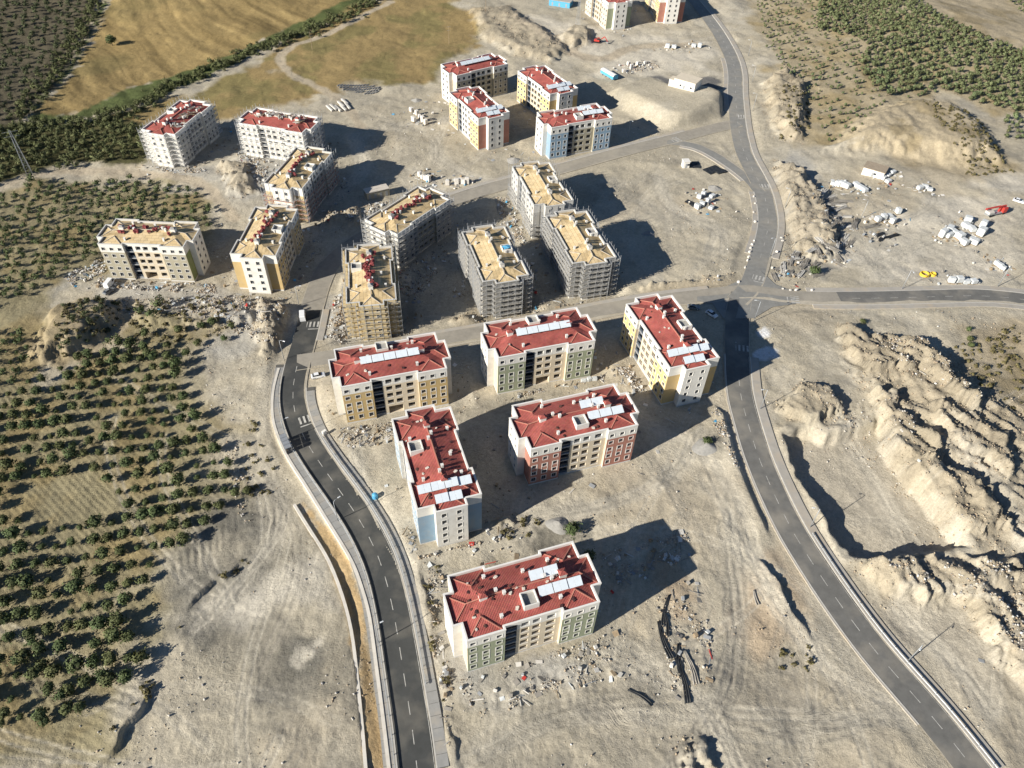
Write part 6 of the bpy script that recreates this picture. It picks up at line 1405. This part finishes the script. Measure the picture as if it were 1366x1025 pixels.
x, y, a, _ = H_['cabin']; simple('site_cabin', x, y, a, 'long beige site cabin behind the diagonal pale grey block', 'site cabin', hut(4.0, 10, 3.0, A_khaki, mat('cabin_roof', (.55, .50, .43), .8), .15, 4))
x, y, a, _ = H_['booth']; simple('guard_booth', x, y, a + .1, 'white guard booth beside the slip road', 'booth', hut(2.8, 2.8, 2.9, M_white, M_frame, .2, 1, 1))
x, y, a, _ = H_['shed']; simple('yard_shed', x, y, a, 'white shed with weathered brown roof in the storage yard', 'shed', hut(6.5, 9, 3.2, M_white, mat('brown_roof', (.33, .27, .20), .9, .25, .8), .3, 1, 1))
x, y, a, _ = H_['depot']; simple('blue_depot', x, y, a, 'low blue and grey site depot at the top edge', 'site depot', hut(7, 14, 3.2, M_blue, M_plank, .3, 3))
x, y, a, L_ = H_['tank']
mb = MB(); mb.box(-5.5, 5.5, -1.7, 1.7, .7, 2.3, M_blue); b_ = mb.mesh('body')
mb = MB(); R_ = 1.72; K = 8
for k in range(K):
    a0, a1 = math.pi * k / K, math.pi * (k + 1) / K
    mb.face([(-5.5, -R_ * math.cos(a0), 2.3 + .9 * math.sin(a0)), (5.5, -R_ * math.cos(a0), 2.3 + .9 * math.sin(a0)), (5.5, -R_ * math.cos(a1), 2.3 + .9 * math.sin(a1)), (-5.5, -R_ * math.cos(a1), 2.3 + .9 * math.sin(a1))], M_frame)
for sx in (-5.5, 5.5):
    q = [(sx, -R_ * math.cos(math.pi * k / K), 2.3 + .9 * math.sin(math.pi * k / K)) for k in range(K + 1)]; mb.face(q if sx < 0 else q[::-1], M_blue)
tn = simple('silo_tank', x, y, a, 'long blue tank with white rounded top lying beside white pallets', 'tank', [('body', b_), ('top', mb.mesh('top'))], .1)
for sx in (-4.2, -1.4, 1.4, 4.2):
    mb = MB(); mb.box(sx - .15, sx + .15, -1.5, 1.5, -.4, .7, M_steel); obj('leg', mb.mesh('leg'), tn)
# ------------------------------------------------------------------ stacked goods
mb = MB(); mb.box(-.8, .8, -.6, .6, .15, 1.55, M_wrap); PW_ = bevelled(mb.mesh('load'), .09, 2)
mb = MB(); mb.box(-.8, .8, -.6, .6, .15, 2.5, M_block); PB_ = bevelled(mb.mesh('load'), .05, 1)
mb = MB(); mb.box(-.85, .85, -.65, -.5, -.3, .14, M_wood); mb.box(-.85, .85, -.07, .07, -.3, .14, M_wood); mb.box(-.85, .85, .5, .65, -.3, .14, M_wood); mb.box(-.85, .85, -.65, .65, .1, .149, M_wood); PBASE = mb.mesh('pallet')
CL = [(0, 4, 'tall pale block pallet in the row of four behind the diagonal block', 'b', 1.15), (4, 9, 'tall pale block pallet on the verge of the dusty upper road', 'b', 1.15), (9, 15, 'wrapped pallet in the cluster left of the yellow and dark red block', 'b', 1.2), (15, 19, 'white wrapped pallet in the tight row at the yard entrance', 'w', 1.9), (19, 22, 'white pallet in the low line below the yard shed', 'w', 1.7), (22, 26, 'white pallet in the slanting row right of the yard shed', 'w', 1.7), (26, 38, 'wrapped grey white pallet in the large heap below the red truck', 'w', 2.2), (38, 41, 'small white pallet in the short row near the right edge', 'w', 1.3), (41, 46, 'wrapped pallet in the heap at the middle of the yard', 'w', 1.7), (46, 49, 'pale pallet in the loose line above the yard middle', 'w', 1.5), (49, 56, 'pale wrapped pallet in the pile inside the bend of the northern road', 'w', 1.5), (56, 60, 'low wrapped pallet along the right hand road', 'w', 1.6), (60, 65, 'pale pallet beside the blue tank', 'b', 1.2), (65, 69, 'pale pallet in the upper storage area left of the northern road', 'w', 1.6), (69, 72, 'white bulk bag in front of the sage green block', 'w', 1.0)]
for i0, i1, lab, k, sc in CL:
    for (x, y, a, L_) in LAY['items']['pallet'][i0:i1]:
        t = empty('block_pallet', (x, y, gz(x, y)), a + R.uniform(-.25, .25)); t.scale = (sc * R.uniform(.75, 1.1), sc * R.uniform(.8, 1.1), sc * R.uniform(.55, 1.05)); tag(t, lab, 'pallet', lab.split(' in ')[-1] if ' in ' in lab else lab[5:])
        obj('load', PB_ if k == 'b' else PW_, t); obj('pallet', PBASE, t)
for i, (x, y, a, L_) in enumerate(LAY['items']['slab_beam']):
    mb = MB(); mb.box(-3.4, 3.4, -.5, .5, -.1, .85, M_conc2); o = obj('precast_beam', bevelled(mb.mesh('precast_beam'), .05, 1), None, (x, y, gz(x, y) + .05), a); tag(o, 'long pale precast concrete beam lying beside the field track', 'concrete beam', 'precast beams by the field track')
BP = grid_points(LAY['bars'], .25, 1.5, 2.6, .15, .05, 30)[:70]; bzz = gzs(BP)
mb = MB(); mb.box(-1.1, 1.1, -.25, .25, -.1, .55, mat('dark_precast', (.20, .205, .21), .9)); BAR = bevelled(mb.mesh('kerb_stone'), .04, 1)
for (x, y), z in zip(BP, bzz):
    o = obj('kerb_stone', BAR, None, (x, y, z), .95 + R.uniform(-.1, .1)); tag(o, 'dark grey kerb stone in the slanting rows at the edge of dry grass', 'kerb stone', 'kerb stones laid out in rows')
def lumber_mesh(seed, L_, n, mt):
    r = random.Random(seed); mb = MB()
    for k in range(n):
        M = Matrix.Translation((r.uniform(-.5, .5), (k % 5 - 2) * .34 + r.uniform(-.15, .15), .12 + .18 * (k // 5))) @ Matrix.Rotation(r.uniform(-.16, .16), 4, 'Z')
        mb.box(-L_/2 * r.uniform(.75, 1.05), L_/2 * r.uniform(.75, 1.05), -.12, .12, -.08, .08, mt, M)
    return mb.mesh('timber_stack')
LUM = [(i, *q) for i, q in enumerate(LAY['items']['lumber'])]
LUM += [(i, x + R.uniform(-5, 5), y + R.uniform(-5, 5), a + R.uniform(-.7, .7), L_) for (i, x, y, a, L_) in LUM for _ in range(2) if i < 17]
for i, x, y, a, L_ in LUM:
    dark = i >= 17; o = obj('timber_stack', lumber_mesh(i, max(5.0, min(L_ * .9, 9)), 13, M_black if dark else (M_greywood if i % 3 else M_conc2)), None, (x + math.cos(a) * L_ * .5, y + math.sin(a) * L_ * .5, gz(x + math.cos(a) * L_ * .5, y + math.sin(a) * L_ * .5)), a)
    tag(o, 'black pipe bundle spread in the middle of the yard' if dark else ('weathered timber stack on the slope left of the yard' if i < 12 else 'timber stack beside the green bush at the junction'), 'pipe bundle' if dark else 'timber stack', 'black pipe bundles' if dark else ('timber on the slope' if i < 12 else 'timber at the junction'))
PIPEL = ['long dark pipe bundle nearest the block, left of the others', 'short dark pipe end on among the bundles', 'straight dark pipe leaning toward the block shadow', 'long curved dark pipe bundle reaching down toward the viewer', 'bent dark pipe in the middle of the bundles', 'dark pipe lying diagonally below the nearest block', 'short grey beam on the orange earth patch', 'brown curved pipe bundle right of the long one']
for i, (x, y, a, L_) in enumerate(LAY['items']['pipe']):
    pts = []; mb = MB()
    for k in range(3 if i in (0, 3, 4, 7) else 2):
        pts = []
        for j in range(9):
            u = j / 8; bend = (.06 if i % 2 else -.05) * L_ * math.sin(u * math.pi) + (k - 1) * .4 * (.5 + u)
            X = x + math.cos(a) * L_ * u - math.sin(a) * bend; Y = y + math.sin(a) * L_ * u + math.cos(a) * bend; pts.append((X, Y, gz(X, Y) + .22))
        mb.tube(pts, .17, M_black if i not in (6, 7) else M_greywood, 6)
    o = obj('pipe_bundle', mb.mesh('pipe_bundle', True)); tag(o, PIPEL[i], 'pipe')
ST = MB(); ST.box(-.5, .5, -.4, .4, -.3, .75, M_block); STM = bevelled(ST.mesh('stone_block'), .12, 2)
for i, (x, y) in enumerate(LAY['stones']):
    o = obj('stone_block', STM, None, (x, y, gz(x, y) + .1), R.uniform(0, 3), (R.uniform(.6, 1.1), R.uniform(.6, 1.0), R.uniform(.7, 1.2)))
    tag(o, 'pale stone block on the ' + ('hill side' if i < 4 else 'yard side' if i < 8 else 'site side') + ' pavement of the northern road' if i < 4 or i >= 8 else 'pale stone block on the pavement corner below the timber stacks', 'stone block', 'stone blocks ' + ('hill' if i < 4 else 'corner' if i < 8 else 'site'))
# ------------------------------------------------------------------ vehicles
def wheel_meshes():
    mb = MB(); mb.tube([(0, -.11, 0), (0, .11, 0)], .33, M_tyre, 14); a = mb.mesh('tyre'); mb = MB(); mb.tube([(0, -.12, 0), (0, .12, 0)], .19, M_pframe, 10); return a, mb.mesh('rim')
WT, WR = wheel_meshes()
def loft(prof, w, mt, glass=None, taper=None):
    """side profile (x,z) extruded to width w with tucked-in upper edges"""
    mb = MB(); n = len(prof); zmax = max(p[1] for p in prof)
    def row(s, k): return [(x, s * (w / 2) * (1 - (taper or .0) * max(0, (z - .85)) / max(.01, zmax - .85)) * k, z) for x, z in prof]
    A, B, A2, B2 = row(-1, 1), row(1, 1), row(-1, .93), row(1, .93)
    sh = lambda rw, d: [(x * .99, y, z + (0 if z < .5 else d)) for x, y, z in rw]
    A2, B2 = sh(A2, .045), sh(B2, .045)
    for i in range(n):
        j = (i + 1) % n
        mb.face([A2[i], B2[i], B2[j], A2[j]][::-1], mt); mb.face([A[i], A2[i], A2[j], A[j]][::-1], mt); mb.face([B2[i], B[i], B[j], B2[j]][::-1], mt)
    mb.face(A[::-1], mt); mb.face(B, mt)
    return mb
def car(x, y, a, paint, label, van=False, z=None):
    t = empty('parked_car' if not van else 'white_van', (x, y, (gz(x, y) if z is None else z) + .02), a); tag(t, label, 'van' if van else 'car')
    if van:
        body = [(-2.6, .35), (-2.65, 1.1), (-2.6, 2.2), (-2.4, 2.35), (1.2, 2.35), (1.5, 2.2), (2.1, 1.35), (2.6, 1.15), (2.7, .7), (2.6, .35)]; w = 1.95; wb_ = 1.6
        obj('body', loft(body, w, paint, taper=.1).mesh('body'), t)
        g = MB(); g.face([(1.56, -.8, 2.17), (2.10, -.85, 1.40), (2.10, .85, 1.40), (1.56, .8, 2.17)], M_carglass)
        M_ = [(s * (w/2 - .0)) for s in (-1, 1)]
        for yy in (-w/2 - .012, w/2 + .012): g.box(.3, 1.5, yy - .01, yy + .01, 1.35, 1.95, M_carglass)
        obj('windscreen', g.mesh('windscreen'), t)
    else:
        body = [(-2.15, .3), (-2.2, .75), (-2.1, .95), (-1.2, 1.0), (1.0, .98), (2.0, .82), (2.15, .6), (2.1, .3)]; w = 1.78; wb_ = 1.32
        obj('body', loft(body, w, paint).mesh('body'), t)
        cab = [(-1.75, .97), (-1.35, 1.42), (.25, 1.45), (1.05, .97)]
        obj('cabin', loft(cab, w * .93, M_carglass, taper=.22).mesh('cabin'), t)
        mb = MB(); mb.box(-1.25, .2, -.62, .62, 1.47, 1.53, paint); obj('roof', bevelled(mb.mesh('roof'), .02, 1), t)
    for sx in (-wb_, wb_):
        for sy in (-1, 1):
            wl = obj('wheel', WT, t, (sx, sy * (w / 2 - .1), .33)); obj('rim', WR, wl)
    for sy in (-.6, .6):
        mb = MB(); fx = 2.12 if not van else 2.66; mb.box(fx - .06, fx + .05, sy - .18, sy + .18, .62, .78, M_pframe); obj('headlight', mb.mesh('headlight'), t)
    return t
rz_ = lambda x, y: float(base_z(np.array([x]), np.array([y]))[0]) + .05
CR = LAY['cars']
car(CR[0][0], CR[0][1], CR[0][2], M_carw, 'white van on the road above the upper crosswalk', True, rz_(*CR[0][:2]))
car(CR[1][0], CR[1][1], CR[1][2], M_carw, 'white car parked at the corner by the ochre red roofed block', z=rz_(*CR[1][:2]))
car(CR[2][0], CR[2][1], CR[2][2], M_carg, 'grey car in the building shadow beside the pale ochre block', z=rz_(*CR[2][:2]))
car(CR[3][0], CR[3][1], CR[3][2], M_carw, 'white car in the building shadow near the junction', z=rz_(*CR[3][:2]))
car(CR[4][0], CR[4][1], CR[4][2], M_carw, 'white van parked in front of the khaki block', True)
car(CR[5][0], CR[5][1], CR[5][2], M_carg, 'dark car parked beside the white van at the knoll')
car(CR[6][0], CR[6][1], CR[6][2], M_carw, 'white car parked near the red truck at the right edge')
x, y, a, _ = LAY['vehicle']['red_truck']
t = empty('pump_truck', (x, y, gz(x, y)), a); tag(t, 'red boom truck parked in the storage yard at the right', 'truck')
mb = MB(); mb.box(-5, 4.6, -1.1, 1.1, .75, 1.15, M_steel); obj('chassis', mb.mesh('chassis'), t)
mb = MB(); mb.box(2.6, 4.9, -1.25, 1.25, .7, 3.0, M_red); obj('cab', bevelled(mb.mesh('cab'), .15, 2), t)
mb = MB(); mb.box(4.86, 4.93, -1.05, 1.05, 1.9, 2.7, M_carglass); obj('windscreen', mb.mesh('windscreen'), t)
mb = MB(); mb.box(-4.9, -2.0, -1.2, 1.2, 1.2, 2.3, M_conc2); obj('hopper', bevelled(mb.mesh('hopper'), .1, 1), t)
mb = MB(); mb.bar((1.6, 0, 1.2), (1.6, 0, 3.4), .7, M_red); mb.bar((1.6, .3, 3.5), (-6.0, .6, 3.3), .5, M_red); mb.bar((-6.0, .1, 3.7), (3.8, -.4, 3.9), .42, M_red); obj('boom', mb.mesh('boom'), t)
for sx in (-3.6, -2.4, 3.4):
    for sy in (-1.05, 1.05): wl = obj('wheel', WT, t, (sx, sy, .5)); wl.scale = (1.5, 1.6, 1.5)
x, y, a, _ = LAY['vehicle']['red_machine']
t = empty('digger', (x, y, gz(x, y)), a); tag(t, 'small red digger by the spoil heap near the top', 'digger')
mb = MB(); mb.box(-1.9, 1.9, -1.3, -.8, 0, .8, M_tyre); obj('track', bevelled(mb.mesh('track'), .2, 2), t); mb = MB(); mb.box(-1.9, 1.9, .8, 1.3, 0, .8, M_tyre); obj('track', bevelled(mb.mesh('track'), .2, 2), t)
mb = MB(); mb.box(-2.0, 1.3, -1.2, 1.2, .9, 2.0, M_red); obj('body', bevelled(mb.mesh('body'), .15, 1), t); mb = MB(); mb.box(-.2, 1.3, -1.15, 0, 2.0, 3.0, M_carglass); mb.box(-.25, 1.35, -1.2, .05, 3.0, 3.1, M_red); obj('cab', mb.mesh('cab'), t)
mb = MB(); mb.bar((1.2, .3, 1.6), (4.0, .3, 3.8), .45, M_red); mb.bar((4.0, .3, 3.8), (6.0, .3, 1.2), .35, M_red); mb.box(5.4, 6.4, -.3, .9, .4, 1.2, M_steel); obj('arm', mb.mesh('arm'), t)
x, y, a, _ = LAY['vehicle']['yellow_coil']
for dx, rr_, lab in ((0, 1.6, 'large yellow pipe coil lying beside the right hand road'), (3.3, 1.1, 'smaller yellow pipe coil leaning beside the large one')):
    mb = MB()
    for k in range(4):
        pts = [((rr_ - .12 * (k % 2)) * math.cos(u * math.pi / 10), (rr_ - .12 * (k % 2)) * math.sin(u * math.pi / 10), .16 + .24 * k) for u in range(21)]
        mb.tube(pts, .15, M_yellow, 6, cap=False)
    o = obj('pipe_coil', mb.mesh('pipe_coil', True), None, (x + dx, y + (.4 if dx else 0), gz(x + dx, y))); tag(o, lab, 'pipe coil')


# ------------------------------------------------------------------ gravel piles and black sheets
M_grav = mat('pile_gravel', (.30, .29, .27), .95, .25, 1.5, bump=.06, bscale=5); M_sheet = mat('black_sheet', (.025, .028, .032), .6, .3, 1.2, bump=.04, bscale=2)
GL = ['grey gravel pile above the wrapped pallets left of the upper blocks', 'pale gravel pile beside the whitewashed block', 'gravel pile above the pallets inside the road bend', 'dark gravel pile near the inner side of the right road', 'low gravel pile right of the scaffolded twin blocks', 'olive spoil pile behind the nearest block']
for i, (x, y, rad) in enumerate(LAY['gravel']):
    mb = MB(); n, k = 22, 7; r = random.Random(i); hgt = rad * .42
    ring = [[(rad * (j / k) * (1 + .12 * math.sin(3 * a * 6.283 / n + i) + r.uniform(-.05, .05)) * math.cos(a * 6.283 / n), rad * (j / k) * (1 + .12 * math.sin(3 * a * 6.283 / n + i)) * math.sin(a * 6.283 / n) * .85, hgt * (1 - (j / k)) ** 1.1 + r.uniform(-.08, .08) - .12 * (j == k)) for a in range(n)] for j in range(1, k + 1)]
    for a in range(n):
        mb.face([(0, 0, hgt), ring[0][a], ring[0][(a + 1) % n]], M_grav)
        for j in range(k - 1): mb.face([ring[j][a], ring[j + 1][a], ring[j + 1][(a + 1) % n], ring[j][(a + 1) % n]], M_grav)
    me = mb.mesh('gravel_pile'); bm = bmesh.new(); bm.from_mesh(me); bmesh.ops.remove_doubles(bm, verts=bm.verts, dist=.001); bm.to_mesh(me); bm.free(); me.polygons.foreach_set('use_smooth', [True] * len(me.polygons))
    tag(obj('gravel_pile', me, None, (x, y, gz(x, y) - .1)), GL[i], 'gravel pile', 'gravel piles')
for i, ((x, y, a, L_), lab) in enumerate(zip(LAY['tarps'], ['large black sheet laid out below the guard booth', 'black panel stack inside the road bend', 'narrow black panel stack beside the larger one', 'black sheet at the left of the pallet pile'])):
    mb = MB(); w, h_ = (L_ * .75, 2.6) if i in (0, 1) else (L_ * .7, 1.2)
    for u in range(6):
        for v in range(4):
            f = lambda p, q: (-w + 2 * w * p / 6, -h_ + 2 * h_ * q / 4, .35 + .12 * math.sin(p * 2.1 + q * 1.3 + i) + .1 * (q % 2))
            mb.face([f(u, v), f(u + 1, v), f(u + 1, v + 1), f(u, v + 1)], M_sheet)
    for q in ((-w, -h_, w, -h_), (w, -h_, w, h_), (w, h_, -w, h_), (-w, h_, -w, -h_)): mb.face([(q[0], q[1], -.4), (q[2], q[3], -.4), (q[2], q[3], .4), (q[0], q[1], .4)], M_sheet)
    tag(obj('black_sheet', mb.mesh('black_sheet'), None, (x, y, gz(x, y)), a), lab, 'sheet')
# ------------------------------------------------------------------ tell repeats apart by their order from the left
ORD = ['first', 'second', 'third', 'fourth', 'fifth', 'sixth', 'seventh', 'eighth', 'ninth', 'tenth', 'eleventh', 'twelfth', 'thirteenth', 'fourteenth', 'fifteenth', 'sixteenth', 'seventeenth', 'eighteenth', 'nineteenth', 'twentieth']
TENS = {2: 'twenty', 3: 'thirty', 4: 'forty'}
def ordinal(n):
    if n < 20: return ORD[n]
    t, u = divmod(n + 1, 10); return TENS[t] + '-' + ORD[u - 1] if u else {2: 'twentieth', 3: 'thirtieth', 4: 'fortieth', 5: 'fiftieth'}[t]
def screen_x(p):
    d = Vector(p) - Vector((0, 0, CAM_H)); return d.dot(_r2) / d.dot(_fwd)
byl = {}
for o in COL.objects:
    if o.parent is None and 'label' in o.keys() and 'group' in o.keys(): byl.setdefault(o['label'], []).append(o)
for lab, os_ in byl.items():
    if 1 < len(os_) <= 46 and len(lab.split()) <= 13:
        for k, o in enumerate(sorted(os_, key=lambda o: screen_x(o.location))): o['label'] = lab + ', ' + ordinal(k) + ' from left'
